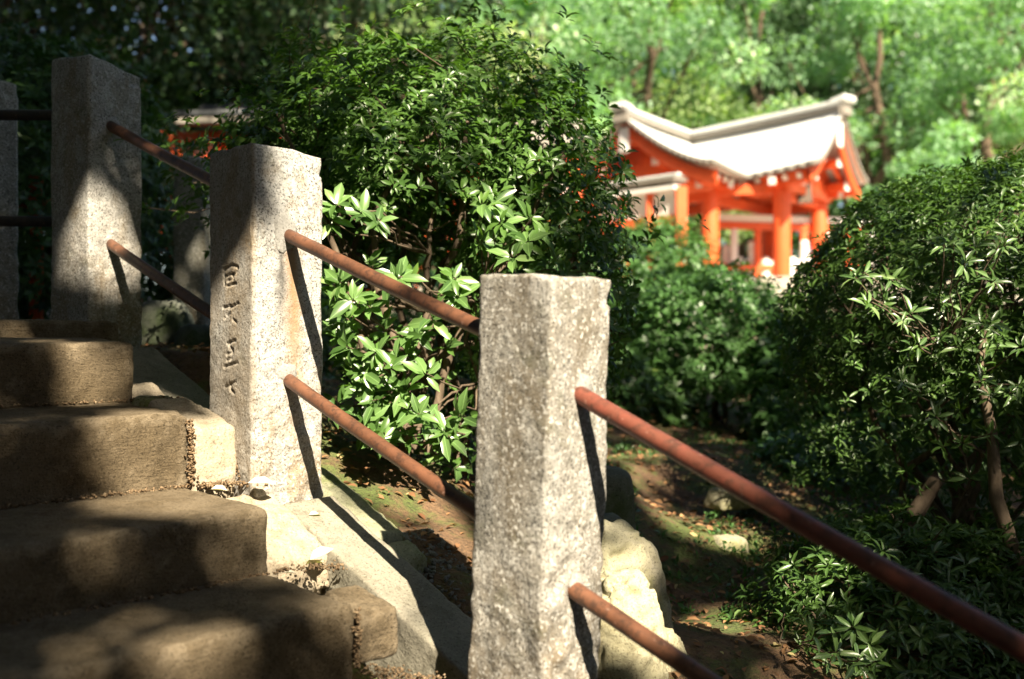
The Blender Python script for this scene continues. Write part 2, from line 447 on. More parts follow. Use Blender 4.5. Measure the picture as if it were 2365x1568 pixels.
xs = np.concatenate([[-250, -160, -90, -50, -30], np.arange(-20, -4, 1.0), np.arange(-4, 4.5, .045), np.arange(4.6, 20, 1.0), [30, 50, 90, 160, 250]])
ys = np.concatenate([[-120, -60, -30, -15, -8, -5, -3, -2, -1], np.arange(-.5, 6, .045), np.arange(6.1, 20, .35), [22, 26, 32, 45, 70, 110, 170, 280]])
XX, YY = np.meshgrid(xs, ys)
ZZ = gz_arr(XX, YY)
nx, ny = len(xs), len(ys)
VG = np.stack([XX.ravel(), YY.ravel(), ZZ.ravel()], 1)
near = (np.abs(VG[:, 0]) < 4.4) & (VG[:, 1] < 6) & (VG[:, 1] > -.4)
for i in np.where(near)[0]:
    q = Vector(VG[i]); VG[i, 2] += .018 * fr((q.x, q.y, 0), 3.5, 5)
I = np.arange(nx * ny).reshape(ny, nx)
FG = np.stack([I[:-1, :-1], I[:-1, 1:], I[1:, 1:], I[1:, :-1]], -1).reshape(-1, 4)
ground = link('ground', poly_mesh('ground', VG, FG, True), MT['earth']); ground['kind'] = 'structure'

# ------------------------------------------------------------------ stairs
stairs = empty('stone_staircase', st(.5, -1.2, -.9), 'worn brown stone steps climbing beside the granite posts', 'stairs')
# (front s, top z at the nose, bottom z)
STEPS = [(-.74, .055, -.03), (-.405, -.003, -.16), (-.08, -.160, -.335), (.247, -.338, -.482), (.53, -.474, -.63)]
s_, z_ = .53, -.474
for k in range(6):
    s_ += .34; z_ -= .152; STEPS.append((s_, z_, z_ - .16))
for i, (s, zt, zb) in enumerate(STEPS):
    tr = -.085 if i < 2 else -.115
    if i == 0: tr = .03
    back = s - .36 if i else s - .6
    near_ = i < 6
    corners = stbox(back, s, -2.75, tr, zb - .06, (zt, zt + .012))
    def wear(co, n, zt=zt, s=s):
        d = 0
        if n.z > .3:                                   # treads hollowed and noses worn
            d -= .008 * (.5 + .5 * noise.noise(co * 3.1))
        ax = max(abs(c) for c in n)
        if ax < .95: d -= .010 * max(0, noise.noise(co * 9 + Vector((i, 0, 0)))) 
        return d
    rough_block('step', corners, .016 if near_ else .05, .007, .0030, MT['step'], stairs, freq=6, fine=1.0, seed=i, extra=wear, chip=2.4)
landing = rough_block('landing', stbox(-3.6, -1.11, -2.75, -.02, -.2, .05), .08, .02, .006, MT['landing'], stairs, seed=31)

# rounded mortar infills between the step ends and the posts
rough_block('infill', stbox(-.30, -.065, -.108, .004, -.40, (-.20, -.14)), .007, .018, .006, MT['mortar'], stairs, freq=10, seed=41)
rough_block('infill', stbox(-.02, .205, -.108, .07, -.55, (-.455, -.345)), .007, .02, .010, MT['mortar'], stairs, freq=10, seed=42)
rough_block('infill', stbox(.40, .535, -.108, -.01, -.60, (-.500, -.480)), .007, .016, .006, MT['step'], stairs, freq=10, seed=43)
rough_block('infill', stbox(-.50, -.38, -.08, .02, -.25, (-.16, -.10)), .012, .03, .008, MT['mortar'], stairs, freq=10, seed=44)
rough_block('infill', stbox(-.42, -.20, -.10, .02, -.30, (-.185, -.135)), .010, .03, .010, MT['curb_moss'], stairs, freq=9, seed=45)

# sloping kerb slabs between the posts
curb_lab = ['sloping stone kerb slab between the top post and the carved post', 'sunlit sloping stone kerb slab below the carved post',
            'sloping stone kerb slab below the nearest post']
for k, (off, z0) in enumerate([(-.885, -.02), (0, -.372), (.90, -.735)]):
    s0, s1 = off + (.0 if k != 1 else .025), off + .70
    c = stbox(s0, s1, .062 if k else .0, .205, (z0 - .26 - .29, z0 - .26), (z0 - .29 + .005, z0))
    cb = rough_block('kerb_slab', c,   .009, .007, .003, MT['curb'], None, freq=8, seed=50 + k)
    tag(cb, curb_lab[k], 'kerb', 'sloping kerb slabs along the post line')
wedge = rough_block('kerb_stone', stbox(-.16, .165, .215, .315, -.62, (-.455, -.325)), .010, .015, .006, MT['curb_moss'], None, freq=9, seed=61)
tag(wedge, 'mossy wedge shaped edging stone behind the foot of the carved post', 'kerb')
w2 = rough_block('kerb_stone', stbox(.17, .245, .205, .315, -.62, (-.495, -.470)), .010, .015, .006, MT['curb_moss'], None, freq=9, seed=62)
tag(w2, 'small mossy stone at the lower end of the wedge shaped edging stone', 'kerb')
# gravelly gutter strip along the slab
pv = []
cube8 = np.array([[x, y, z] for z in (-1, 1) for y in (-1, 1) for x in (-1, 1)], float)
cubeF = np.array([[0, 2, 3, 1], [4, 5, 7, 6], [0, 1, 5, 4], [2, 6, 7, 3], [0, 4, 6, 2], [1, 3, 7, 5]])
VV, FF = [], []
for k in range(2600):
    s = rng.uniform(.12, 1.6); tt = rng.uniform(.21, .42)
    q = st(s, tt, 0); q[2] = max(gz(q[0], q[1]), -.47 - .405 * s) + rng.uniform(-.004, .006)
    sz = rng.uniform(.003, .009) * np.array([1, rng.uniform(.6, 1), .5])
    R = np.array(Matrix.Rotation(rng.uniform(0, 6.28), 3, Vector(rng.normal(size=3)).normalized()))
    V = (cube8 * rng.uniform(.7, 1.1, (8, 1)) * sz) @ R.T + q
    FF.append(cubeF + 8 * k); VV.append(V)
g = link('gutter_gravel', poly_mesh('gutter_gravel', np.concatenate(VV), np.concatenate(FF)), MT['gravel'])
tag(g, 'dark loose gravel along the outside of the kerb slab', 'gravel', kind='stuff')

VV, FF, RR = [], [], []
def grit(p0, p1, n_, w_=.012, sz=(.0010, .0034)):
    for _ in range(n_ * 2):
        k = rng.random(); q = np.asarray(p0) * (1 - k) + np.asarray(p1) * k + rng.normal(0, w_ * .5, 3) * np.array([1, 1, .35])
        sc = rng.uniform(*sz) * np.array([1.3, .8, .6])
        Rm = np.array(Matrix.Rotation(rng.uniform(0, 6.28), 3, Vector(rng.normal(size=3)).normalized()))
        FF.append(cubeF + 8 * len(VV)); VV.append((cube8 * rng.uniform(.6, 1.1, (8, 1)) * sc) @ Rm.T + q); RR.extend([rng.random()] * 8)
grit(st(-.075, -1.3, -.326), st(-.072, -.10, -.326), 260, .012)
grit(st(-.068, -.112, -.32), st(-.072, -.112, -.18), 130, .008); grit(st(-.05, -.10, -.325), st(-.02, .04, -.33), 160, .02)
grit(st(-.056, .002, -.32), st(-.1, .002, -.2), 70, .008)
grit(st(.255, -.6, -.470), st(.255, -.08, -.468), 120, .01); grit(st(.24, -.08, -.470), st(.28, .04, -.474), 60, .02)
grit(st(.55, -.10, -.60), st(.62, .0, -.63), 120, .03); grit(st(.535, -.112, -.60), st(.535, -.112, -.49), 60, .007)
grit(st(-.40, -1.0, -.150), st(-.40, -.06, -.150), 120, .01); grit(st(-.40, -.08, -.15), st(-.33, .0, -.15), 90, .015)
o = link('joint_grit', poly_mesh('joint_grit', np.concatenate(VV), np.concatenate(FF), False, RR), MT['debris'])
tag(o, 'brown crumbs and debris lying in the joints of the steps', 'debris', kind='stuff')

# ------------------------------------------------------------------ granite posts
W = .192; H = .80
def make_post(corner, top_z, label, mat, seed, res=.0062, lean=0., carve=None, rough=1.0, W=W, turn=0., topslope=(0, 0)):
    ct, sn_ = math.cos(turn), math.sin(turn)
    E_ = np.array([E[0] * ct - E[1] * sn_, E[0] * sn_ + E[1] * ct, 0]); U_ = np.array([-E_[1], E_[0], 0])
    c = np.array([corner[0], corner[1], 0]) + .5 * W * E_ + .5 * W * U_
    base_z = top_z - H
    cs = []
    for k in (-.12, H):
        for y in (-1, 1):
            for x in (-1, 1):
                z = k + (topslope[0] * x + topslope[1] * y if k > 0 else 0)
                g_ = 1.0 + (.02 if k < 0 else 0)
                cs.append((x * W / 2 * g_, y * W / 2 * g_, z))
    def extra(co, n):
        # split granite: coarse hollows towards the foot, smoother dressed face with the carving
        low = max(0, 1 - co.z / .45)
        d = rough * .009 * (.12 + low) * (noise.turbulence(co * 15 + Vector((seed, 0, 0)), 4, True) - .5) * (1 if n.x > -.7 else .35)
        d += rough * .004 * noise.noise(co * 34 + Vector((0, seed, 0))) * (.25 + 1.3 * low) * (1 if n.x > -.7 else .35)
        if n.z > .5: d += .006 * noise.noise(co * 14 + Vector((seed, 2, 0)))
        if co.z > H - .05 and co.x > .05: d -= .012 * max(0, noise.noise(co * 22 + Vector((seed, 5, 0))) + .2)
        if carve and n.x < -.7:
            for (a, bb) in carve:
                ay, az = a; by, bz = bb
                ux, uz = by - ay, bz - az; L2 = ux * ux + uz * uz + 1e-12
                q = max(0, min(1, ((co.y - ay) * ux + (co.z - az) * uz) / L2))
                dd = math.hypot(co.y - ay - q * ux, co.z - az - q * uz)
                if dd < .0045: d -= .0045 * (1 - (dd / .0045) ** 2)
        return d
    o = rough_block('stone_post', cs, res, .006, .0030, mat, None, freq=5, fine=.16, seed=seed, extra=extra, chip=1.8)
    o.location = (c[0], c[1], base_z); o.rotation_euler = (0, 0, ROTZ + turn)
    if lean:
        o.rotation_euler = (Matrix.Rotation(lean, 3, 'Y') @ Matrix.Rotation(ROTZ + turn, 3, 'Z')).to_euler()
    tag(o, label, 'post', 'granite posts of the stair railing')
    return o, c, base_z

# strokes cut in the left face of the middle post, given as picture positions on that face
PB_top = .4416; PB_base = PB_top - H
PBc = BC + .5 * W * E + .5 * W * UPS
def on_face(px, py):
    rx, rz = (px - CX) / F, (CY - py) / F          # ray (rx,1,rz); plane through BC with normal E
    d = (BC[0] * E[0] + BC[1] * E[1]) / (rx * E[0] + E[1])
    p = np.array([rx * d, d, rz * d])
    return (float((p - PBc) @ UPS), float(p[2] - PB_base))
def c2(x, y): return ((450 + x / 2.956) * .9456, (300 + y / 2.956) * .9456)
def c4(x, y): return ((x / 2.613) * .9456, (700 + y / 2.613) * .9456)
lines = [[c2(283, 1062), c2(292, 1172)], [c2(290, 1058), c2(345, 1026), c2(382, 1042), c2(374, 1080), c2(345, 1100)], [c2(300, 1110), c2(338, 1088)],
         [c2(312, 1142), c2(346, 1122)], [c2(310, 1176), c2(370, 1160)], [c2(340, 1088), c2(350, 1130)],
         [c2(278, 1336), c2(330, 1320)], [c2(335, 1332), c2(390, 1300)], [c2(325, 1340), c2(300, 1390)], [c2(290, 1412), c2(330, 1372)],
         [c2(352, 1420), c2(372, 1438)],
         [c4(1448, 362), c4(1500, 344)], [c4(1462, 370), c4(1478, 402)], [c4(1450, 432), c4(1482, 414)], [c4(1452, 472), c4(1482, 452)], [c4(1488, 400), c4(1472, 468)],
         [c4(1432, 512), c4(1522, 484)], [c4(1440, 642), c4(1512, 602)], [c4(1470, 616), c4(1478, 656), c4(1500, 680)]]
strokes = []
for ln in lines:
    q = [on_face(*p) for p in ln]
    strokes += list(zip(q[:-1], q[1:]))

AC = np.array([-1.221, 2.8725]); CCn = np.array([.0663, 1.637]); DCn = CCn + (CCn - BC[:2]) * 1.10
postA, cA, zA = make_post(AC, .816, 'rough granite post at the top of the steps, lit only on its lower half', MT['granite'], 3, W=.182, turn=math.radians(12), topslope=(-.014, .004))
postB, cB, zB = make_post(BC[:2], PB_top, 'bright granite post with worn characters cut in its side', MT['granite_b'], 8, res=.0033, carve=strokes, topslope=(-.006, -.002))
postC, cC, zC = make_post(at(1246, 700, 1.637)[:2], .112, 'nearest granite post, coarse faced and leaning slightly, in front of the shrubs', MT['granite_c'], 14, W=.166, turn=math.radians(3), lean=math.radians(1.6), rough=1.9, topslope=(.002, .004))
postD, cD, zD = make_post(DCn, -.295, 'granite post at the foot of the nearest two rails', MT['granite'], 21, res=.012)
# post on the landing, at the left edge
LC = at(-106, 500, 3.10)[:2]
postL, cL, zL = make_post(LC, .835, 'mossy dark granite post on the landing, cut by the left edge', MT['granite_dark'], 27, res=.009)

# ------------------------------------------------------------------ rails
def rail(p0, p1, label, mat, r=.0155, group='pipes of the stair railing', bend=.003):
    n = 40; P = []
    p0 = np.asarray(p0); p1 = np.asarray(p1); o = rng.uniform(0, 50)
    for i in range(n):
        k = i / (n - 1); q = p0 * (1 - k) + p1 * k
        P.append(q + bend * math.sin(math.pi * k) * np.array([0, 0, -1]) + .0006 * np.array(noise.noise_vector(Vector((o, k * 14, 0)))))
    V, Q = tube_arrays(P, [r * .97] + [r] * (n - 2) + [r * .97], 20)
    o_ = link('handrail_pipe', poly_mesh('handrail_pipe', V, Q, True), mat)
    return tag(o_, label, 'handrail', group)
def face_pt(c, z, side, off=0.0, dx=0.0):        # middle of the downhill (-1) or uphill (+1) face
    return np.array([c[0], c[1], 0]) + UPS * side * (W / 2 - off) + E * dx + np.array([0, 0, z])
TOPR, LOWR = -.188, -.525
zt = dict(A=.816, B=PB_top, C=.112, D=-.25)
rail(face_pt(cA, .816 + TOPR + .012, -1, .03), face_pt(cB, PB_top + TOPR + .085, 1, .03), 'rusty upper pipe from the top post to the carved post', MT['rust'])
rail(face_pt(cA, .816 + LOWR, -1, .03), face_pt(cB, PB_top + LOWR + .085, 1, .03), 'rusty lower pipe from the top post to the carved post', MT['rust'])
rail(face_pt(cB, PB_top + TOPR, -1, .03), face_pt(cC, .112 + TOPR + .075, 1, .03), 'rusty upper pipe from the carved post to the nearest post', MT['rust'])
rail(face_pt(cB, PB_top + LOWR, -1, .03), face_pt(cC, .112 + LOWR + .065, 1, .03), 'rusty lower pipe from the carved post to the nearest post', MT['rust'])
rail(face_pt(cC, .112 + TOPR, -1, .045, .014), face_pt(cD, -.295 + TOPR + .045, 1, .03), 'red oxide upper pipe running from the nearest post to the lower right corner', MT['rust_red'])
rail(face_pt(cC, .112 + LOWR, -1, .045, .006), face_pt(cD, -.295 + LOWR + .09, 1, .03), 'rusty lower pipe running from the nearest post out of the bottom edge', MT['rust'])
for py, nm in ((266, 'upper'), (511, 'lower')):
    p1 = at(176, py + 1, 3.05); p0 = at(-330, py - 3, 3.04)
    rail(p0, p1, 'dark iron %s level pipe left of the top post' % nm, MT['iron'], .0165, 'level pipes on the landing', 0)

def socket(post, c, ztop, zoff, rx, rz, seed, dx=0, k_=1.0):
    """putty collar where a pipe enters the downhill face"""
    bm = bmesh.new(); bmesh.ops.create_icosphere(bm, subdivisions=3, radius=1)
    for v in bm.verts:
        q = v.co.copy(); k = 1 + .35 * noise.noise(q * 1.7 + Vector((seed, 0, 0)))
        v.co = Vector((q.x * rx * k, q.y * .008, q.z * rz * k * (1.25 if q.z < 0 else 1)))
    for f in bm.faces: f.smooth = True
    me = bpy.data.meshes.new('socket_putty'); bm.to_mesh(me); bm.free()
    o = bpy.data.objects.new('socket_putty', me); COL.objects.link(o); me.materials.append(MT['putty'])
    o.parent = post; o.location = (dx, -W / 2 * k_ + .001, H + zoff)
    return o
socket(postB, cB, PB_top, TOPR + .0, .032, .042, 1, -.012)
socket(postB, cB, PB_top, LOWR + .008, .026, .022, 4, -.004)
socket(postA, cA, .816, TOPR, .025, .03, 7, -.01, .95)
socket(postC, cC, .112, TOPR + .0, .021, .020, 9, .012, .865)
socket(postC, cC, .112, LOWR - .004, .021, .019, 12, .004, .865)

# ------------------------------------------------------------------ rocks
def rock(px, py, y, size, label, mat, seed, rot=0, amp=.03, flat=1.0, freq=4, res=.012):
    c = at(px, py, y); hx, hy, hz = size[0] / 2, size[1] / 2, size[2] / 2
    ca, sa = math.cos(rot), math.sin(rot)
    cs = []
    for z in (-1, 1):
        for yy in (-1, 1):
            for x in (-1, 1):
                k = 1 if z < 0 else flat
                lx, ly = x * hx * k, yy * hy * k
                cs.append((c[0] + ca * lx - sa * ly, c[1] + sa * lx + ca * ly, c[2] + z * hz))
    o = rough_block('boulder', cs, res, min(size) * .33, amp, mat, None, freq=freq, fine=.25, seed=seed)
    o.data.transform(Matrix.Translation(-Vector(c))); o.location = Vector(c)
    return tag(o, label, 'rock', 'rocks beside the stairs')
rock(1435, 1520, 2.12, (.20, .16, .36), 'pale yellow pitted rock in sunlight beside the nearest post', MT['rock_yellow'], 71, .3, .030, .55, 7, .008)
rock(1530, 1560, 2.2, (.14, .14, .22), 'small pale rock leaning on the sunlit pitted rock', MT['rock_yellow'], 76, .8, .022, .6, 8)
rock(1420, 1390, 2.42, (.30, .26, .36), 'rounded lichen covered boulder behind the sunlit pitted rock', MT['rock_grey'], 72, .5, .030, .62)
rock(1405, 1180, 2.95, (.16, .16, .26), 'dark square edged stone just right of the nearest post', MT['rock_dark'], 73, .2, .012, .9)
rock(1395, 1235, 2.7, (.16, .14, .12), 'low dark rounded stone at the right of the nearest post', MT['rock_dark'], 77, .2, .012, .7)
rock(380, 755, 3.6, (.24, .22, .18), 'dark round boulder between the top post and the carved post', MT['rock_dark'], 74, .1, .012, .6)
rock(455, 800, 3.5, (.18, .16, .16), 'dark stone right of the round boulder, behind the carved post', MT['rock_dark'], 78, .7, .015, .7)
rock(1710, 1150, 3.6, (.26, .14, .07), 'flat grey stone lying under the red pipe on the slope', MT['rock_grey'], 75, .4, .01, .8)
rock(1680, 1262, 3.2, (.12, .10, .06), 'small grey stone bedded in the mossy slope', MT['rock_grey'], 79, .4, .008, .8)

# ------------------------------------------------------------------ leaves
LT_V = np.array([[0, 0, 0], [.3, .40, .07], [.3, 0, -.01], [.3, -.40, .05], [.66, .42, .02], [.66, 0, -.08], [.66, -.42, -.01], [1, 0, -.22]])
LT_T = np.array([[0, 2, 1], [0, 3, 2], [1, 2, 5], [1, 5, 4], [2, 3, 6], [2, 6, 5], [4, 5, 7], [5, 6, 7]])
LS_V = np.array([[0, 0, 0], [.5, .5, .08], [1, 0, -.05], [.5, -.5, .08]])
LS_T = np.array([[0, 3, 1], [1, 3, 2]])
def leaf_arrays(B, D, Nn, L, wr, detailed=True, rnd=None):
    tv, tt = (LT_V, LT_T) if detailed else (LS_V, LS_T)
    D = D / (np.linalg.norm(D, axis=1)[:, None] + 1e-9)
    S = np.cross(Nn, D); S /= np.linalg.norm(S, axis=1)[:, None] + 1e-9
    Nn = np.cross(D, S)
    V = B[:, None, :] + L[:, None, None] * (tv[None, :, 0:1] * D[:, None, :] + tv[None, :, 1:2] * (wr * np.ones(len(L)))[:, None, None] * S[:, None, :] + tv[None, :, 2:3] * Nn[:, None, :])
    k = len(tv); n = len(B)
    T = (tt[None] + (np.arange(n) * k)[:, None, None]).reshape(-1, 3)
    if rnd is None: rnd = rng.random(n)
    return V.reshape(-1, 3), T, np.repeat(rnd, k)

def whorls_to_leaves(P, A, nl=(5, 9), L=(.05, .08), spread=(50, 88), seedr=None):
    B, D, Nn, Ls, Rn = [], [], [], [], []
    for p, a in zip(P, A):
        a = a / (np.linalg.norm(a) + 1e-9)
        u = np.cross(a, [.3, .9, .2]); u /= np.linalg.norm(u) + 1e-9; v = np.cross(a, u)
        n = rng.integers(nl[0], nl[1] + 1); ph = rng.uniform(0, 6.28); tone = rng.random()
        for i in range(n):
            an = ph + i * 2.4 + rng.normal(0, .2)
            el = math.radians(rng.uniform(*spread))
            rad = math.cos(an) * u + math.sin(an) * v
            d = math.cos(el) * a + math.sin(el) * rad
            nn = math.sin(el) * a - math.cos(el) * rad + rng.normal(0, .25, 3)
            B.append(p + d * .004 - a * rng.uniform(0, .02)); D.append(d); Nn.append(nn)
            Ls.append(rng.uniform(*L) * (1 if i > 2 else .75)); Rn.append(min(1, max(0, .7 * tone + .3 * rng.random())))
    return np.array(B), np.array(D), np.array(Nn), np.array(Ls), np.array(Rn)

SINGLE = {}
def single_leaf_mesh(key, wr, mat):
    if key not in SINGLE:
        V = LT_V.copy(); V[:, 1] *= wr
        me = poly_mesh('leaf', V, LT_T, True); me.materials.append(mat); SINGLE[key] = me
    return SINGLE[key]

def add_foliage(root, leaves, mat, mat1, wr, nobj, key, detailed=True):
    B, D, Nn, L, Rn = leaves
    sel = np.zeros(len(B), bool)
    if nobj:
        c = B + D * (L * .5)[:, None]
        px = CX + c[:, 0] / c[:, 1] * F; py = CY - c[:, 2] / c[:, 1] * F
        ok = (px > 0) & (px < 2364) & (py > 0) & (py < 1568)
        cell = {}
        for i in np.where(ok)[0]:
            k = (int(px[i] // 14), int(py[i] // 14))
            if k not in cell or c[i, 1] < c[cell[k], 1]: cell[k] = i
        cand = np.array(list(cell.values()))
        score = L[cand] / c[cand, 1] ** 1.5
        sel[cand[np.argsort(-score)[:nobj]]] = True
    keep = ~sel
    V, T, R = leaf_arrays(B[keep], D[keep], Nn[keep], L[keep], wr, detailed, Rn[keep])
    f = link('foliage', poly_mesh('foliage', V, T, detailed, R), mat, root); f['kind'] = 'stuff'
    me = single_leaf_mesh(key, wr, mat1) if nobj else None
    for i in np.where(sel)[0]:
        d = Vector(D[i]).normalized(); s = Vector(Nn[i]).cross(d).normalized(); n = d.cross(s)
        o = bpy.data.objects.new('leaf', me); COL.objects.link(o)
        m_ = Matrix((d, s, n)).transposed().to_4x4() @ Matrix.Scale(float(L[i]), 4)
        m_.translation = Vector(B[i]) - root.location
        o.parent = root; o.matrix_local = m_
    return f

def dome_whorls(c, r, n, zmin=-.4, shell=.22, lump=.14, up=.5, sd=0, zfun=None):
    P, A = [], []
    c = np.array(c); r = np.array(r)
    while len(P) < n:
        d = rng.normal(size=3); d /= np.linalg.norm(d)
        if d[2] < zmin: continue
        k = 1 - abs(rng.normal(0, shell)); 
        if k < .15: continue
        k *= 1 + lump * noise.noise(Vector(d) * 2.6 + Vector((sd, 0, 0))) + .5 * lump * noise.noise(Vector(d) * 6 + Vector((sd, 4, 0)))
        p = c + r * d * k
        if zfun and not zfun(p): continue
        a = d / r; a /= np.linalg.norm(a)
        P.append(p); A.append(a * .7 + np.array([0, 0, up]) + rng.normal(0, .28, 3))
    return P, A

def stems_for(root, base, targets, nst, r0, mat, spread=.12, mid=None, twig_to=None, lean=None, seg=8):
    """nst main stems as parts, then twigs joined in one part"""
    mains = []
    for i in range(nst):
        b0 = np.array(base) + np.array([rng.uniform(-spread, spread), rng.uniform(-spread, spread), -.05])
        tg = np.array(targets[i % len(targets)])
        P = wiggle(b0, tg, 12, .13)
        rr = r0 * rng.uniform(.6, 1.1)
        R = np.linspace(rr, rr * .25, 12)
        link('stem', tubes_mesh('stem', [(P, R)], seg), mat, root); mains.append((P, R))
    if twig_to is not None and len(twig_to):
        allp = np.concatenate([m_[0][3:] for m_ in mains]); allr = np.concatenate([m_[1][3:] for m_ in mains])
        tw = []
        for q in twig_to:
            dd = np.linalg.norm(allp - q, axis=1) + .6 * np.maximum(0, allp[:, 2] - q[2] + .05)
            i = int(np.argmin(dd)); P = wiggle(allp[i], q, 6, .12, -.03)
            tw.append((P, np.linspace(min(allr[i] * .6, .007), .0016, 6)))
        o = link('twigs', tubes_mesh('twigs', tw, 5), mat, root); o['kind'] = 'stuff'
    return mains

# ---- main shrub behind the middle and nearest posts
mb = np.array([-.34, 3.12, gz(-.34, 3.12)])
main = empty('broadleaf_shrub', mb, 'large glossy broadleaf shrub with several stems behind the carved post', 'shrub')
P, A = dome_whorls((-.34, 3.22, .38), (.62, .60, .60), 3900, -.25, .30, .40, .5, 1, lambda p: not (p[2] < .38 + .1 * noise.noise(Vector(p) * 4) and p[0] < .12 and p[1] < 3.35 and rng.random() < .96) and not (p[2] < .3 and rng.random() < .6))
P2, A2 = dome_whorls((.10, 2.95, .20), (.27, .32, .60), 1100, -.75, .22, .2, .35, 5)         # right shoulder hanging down
P3, A3 = dome_whorls((-.62, 3.2, .55), (.36, .34, .32), 700, -.6, .25, .2, .4, 9)
P4, A4 = dome_whorls((-.34, 3.2, .40), (.72, .64, .69), 170, -.1, .03, .40, .7, 1)       # shoots standing clear of the outline
P += P2 + P3 + P4; A += A2 + A3 + A4
near_cl = [(775, 470), (835, 488), (872, 505), (1140, 470), (1155, 512), (1218, 556), (1048, 640), (1062, 668), (772, 655), (815, 690), (850, 705), (885, 762), (868, 810), (905, 845),
           (962, 772), (985, 862), (838, 856), (905, 962), (965, 955), (1012, 990), (842, 975), (900, 905), (940, 1010), (1035, 1010), (800, 800), (995, 735), (920, 640), (780, 930), (880, 1000),
           (1060, 960), (800, 735), (935, 820), (860, 925), (1230, 500), (1180, 590)]
NP_, NA_ = [], []
for (x, y) in near_cl:
    q = at(x, y, rng.uniform(2.48, 2.66)); NP_.append(q); NA_.append(np.array([rng.normal(0, .35), -.75, .45]))
for (x, y) in near_cl:
    q = at(x + rng.normal(0, 32), y + rng.normal(0, 32), rng.uniform(2.5, 2.75)); NP_.append(q); NA_.append(np.array([rng.normal(0, .5), -.6, .5]))
tops = [(1000, 190), (842, 150), (850, 205), (780, 205), (905, 262), (1060, 90), (1052, 70), (940, 100), (700, 150), (1180, 95), (640, 240)]
for (x, y) in tops:
    q = at(x, y, rng.uniform(2.7, 3.0)); NP_.append(q); NA_.append(np.array([rng.normal(0, .3), -.35, .9]))
lo = [np.array([rng.uniform(-.5, .15), rng.uniform(2.75, 3.5), 0]) for _ in range(150)]       # low growth at the foot
for q in lo: q[2] = gz(q[0], q[1]) + rng.uniform(.02, .35)
l1 = whorls_to_leaves(P, A, (5, 8), (.024, .044))
l2 = whorls_to_leaves(NP_, NA_, (6, 10), (.038, .076), (40, 100))
l3 = whorls_to_leaves(lo, [np.array([rng.normal(0, .4), -.4, .6]) for _ in lo], (4, 7), (.045, .08))
lv = [np.concatenate(q) for q in zip(l1, l2, l3)]
add_foliage(main, lv, MT['leaf_main'], MT['leaf_main1'], .42, 300, 'main')
tg = [at(800, 420, 3.1), at(690, 240, 3.1), at(930, 260, 3.3), at(1040, 200, 3.2), at(1150, 230, 3.1), at(1290, 300, 3.0), at(1010, 440, 2.9), at(1400, 420, 3.0), at(860, 330, 3.2), at(1120, 640, 2.75)]
stems_for(main, (-.30, 3.05, mb[2]), tg, 10, .021, MT['bark'], .16, twig_to=np.array(NP_ + [P[i] for i in rng.integers(0, len(P), 240)]))

for k, (pl, r0) in enumerate([([(900, 1040), (885, 900), (850, 760), (800, 620), (775, 500), (800, 380)], .013), ([(960, 1040), (975, 900), (1000, 760), (985, 640), (1000, 500), (1015, 380)], .011),
                              ([(930, 1050), (945, 880), (1010, 700), (1060, 560), (1070, 420), (1080, 280)], .017), ([(940, 1045), (920, 850), (870, 640), (860, 500), (930, 380), (1000, 300)], .014),
                              ([(980, 1050), (1010, 900), (1090, 700), (1170, 600), (1230, 480), (1300, 360)], .013), ([(890, 1040), (840, 800), (770, 560), (700, 400), (640, 260)], .012)]):
    Q = [at(x, y, 2.92 - .04 * k + .02 * i) for i, (x, y) in enumerate(pl)]
    Q = np.array(Q); ti = np.linspace(0, len(Q) - 1, 24); Q2 = np.stack([np.interp(ti, np.arange(len(Q)), Q[:, c]) for c in range(3)], 1)
    Q2 += np.array([np.array(noise.noise_vector(Vector((k * 9.1, i * .35, 0)))) * .012 for i in range(24)])
    link('stem', tubes_mesh('stem', [(Q2, np.linspace(r0, r0 * .45, 24))], 8), MT['bark'], main)

# ---- clipped azalea at the right
rb = np.array([1.45, 3.15, gz(1.45, 3.15)])
rbush = empty('azalea_bush', rb, 'large clipped azalea at the right edge with a rounded leafy top', 'shrub')
P, A = dome_whorls((1.62, 3.30, .05), (.72, .72, .55), 5200, -.45, .10, .07, .4, 12)
P2, A2 = dome_whorls((1.45, 2.75, -.15), (.45, .28, .38), 260, -.8, .3, .25, .2, 15)
Pf = [np.array([rng.uniform(.95, 2.3), rng.uniform(2.75, 3.9), 0]) for _ in range(1500)]         # looser growth down to the ground
for q in Pf: q[2] = gz(q[0], q[1]) + rng.uniform(.05, .85)
P2 += Pf; A2 += [np.array([rng.normal(0, .5), -.5, .5]) for _ in Pf]
az = [(2050, 700), (2010, 690), (2100, 720), (2070, 650), (1985, 640), (2190, 560), (2240, 600), (2300, 650), (2210, 790), (2330, 800), (2260, 870), (2120, 800), (2320, 560), (2280, 740), (2180, 690), (2345, 900), (2100, 880), (2160, 960), (2300, 1000), (2240, 1100)]
NP_ = [at(x + rng.normal(0, 10), y + rng.normal(0, 10), rng.uniform(2.5, 2.72)) for x, y in az + az]; NA_ = [np.array([rng.normal(0, .5), -.7, .45]) for _ in az + az]
l1 = whorls_to_leaves(P + P2, A + A2, (6, 9), (.025, .043)); l2 = whorls_to_leaves(NP_, NA_, (6, 9), (.030, .052), (40, 100))
lv = [np.concatenate(q) for q in zip(l1, l2)]
add_foliage(rbush, lv, MT['leaf_azalea'], MT['leaf_azalea1'], .30, 300, 'azalea')
tg = [at(1960, 720, 3.0), at(2060, 620, 3.2), at(2150, 560, 3.1), at(2250, 600, 3.2), at(2330, 650, 3.0), at(2330, 820, 2.8), at(2180, 800, 2.8), at(2120, 930, 2.9)]
stems_for(rbush, (1.42, 3.05, rb[2]), tg, 8, .02, MT['bark'], .12, twig_to=np.array(NP_ + [P[i] for i in rng.integers(0, len(P), 160)]))
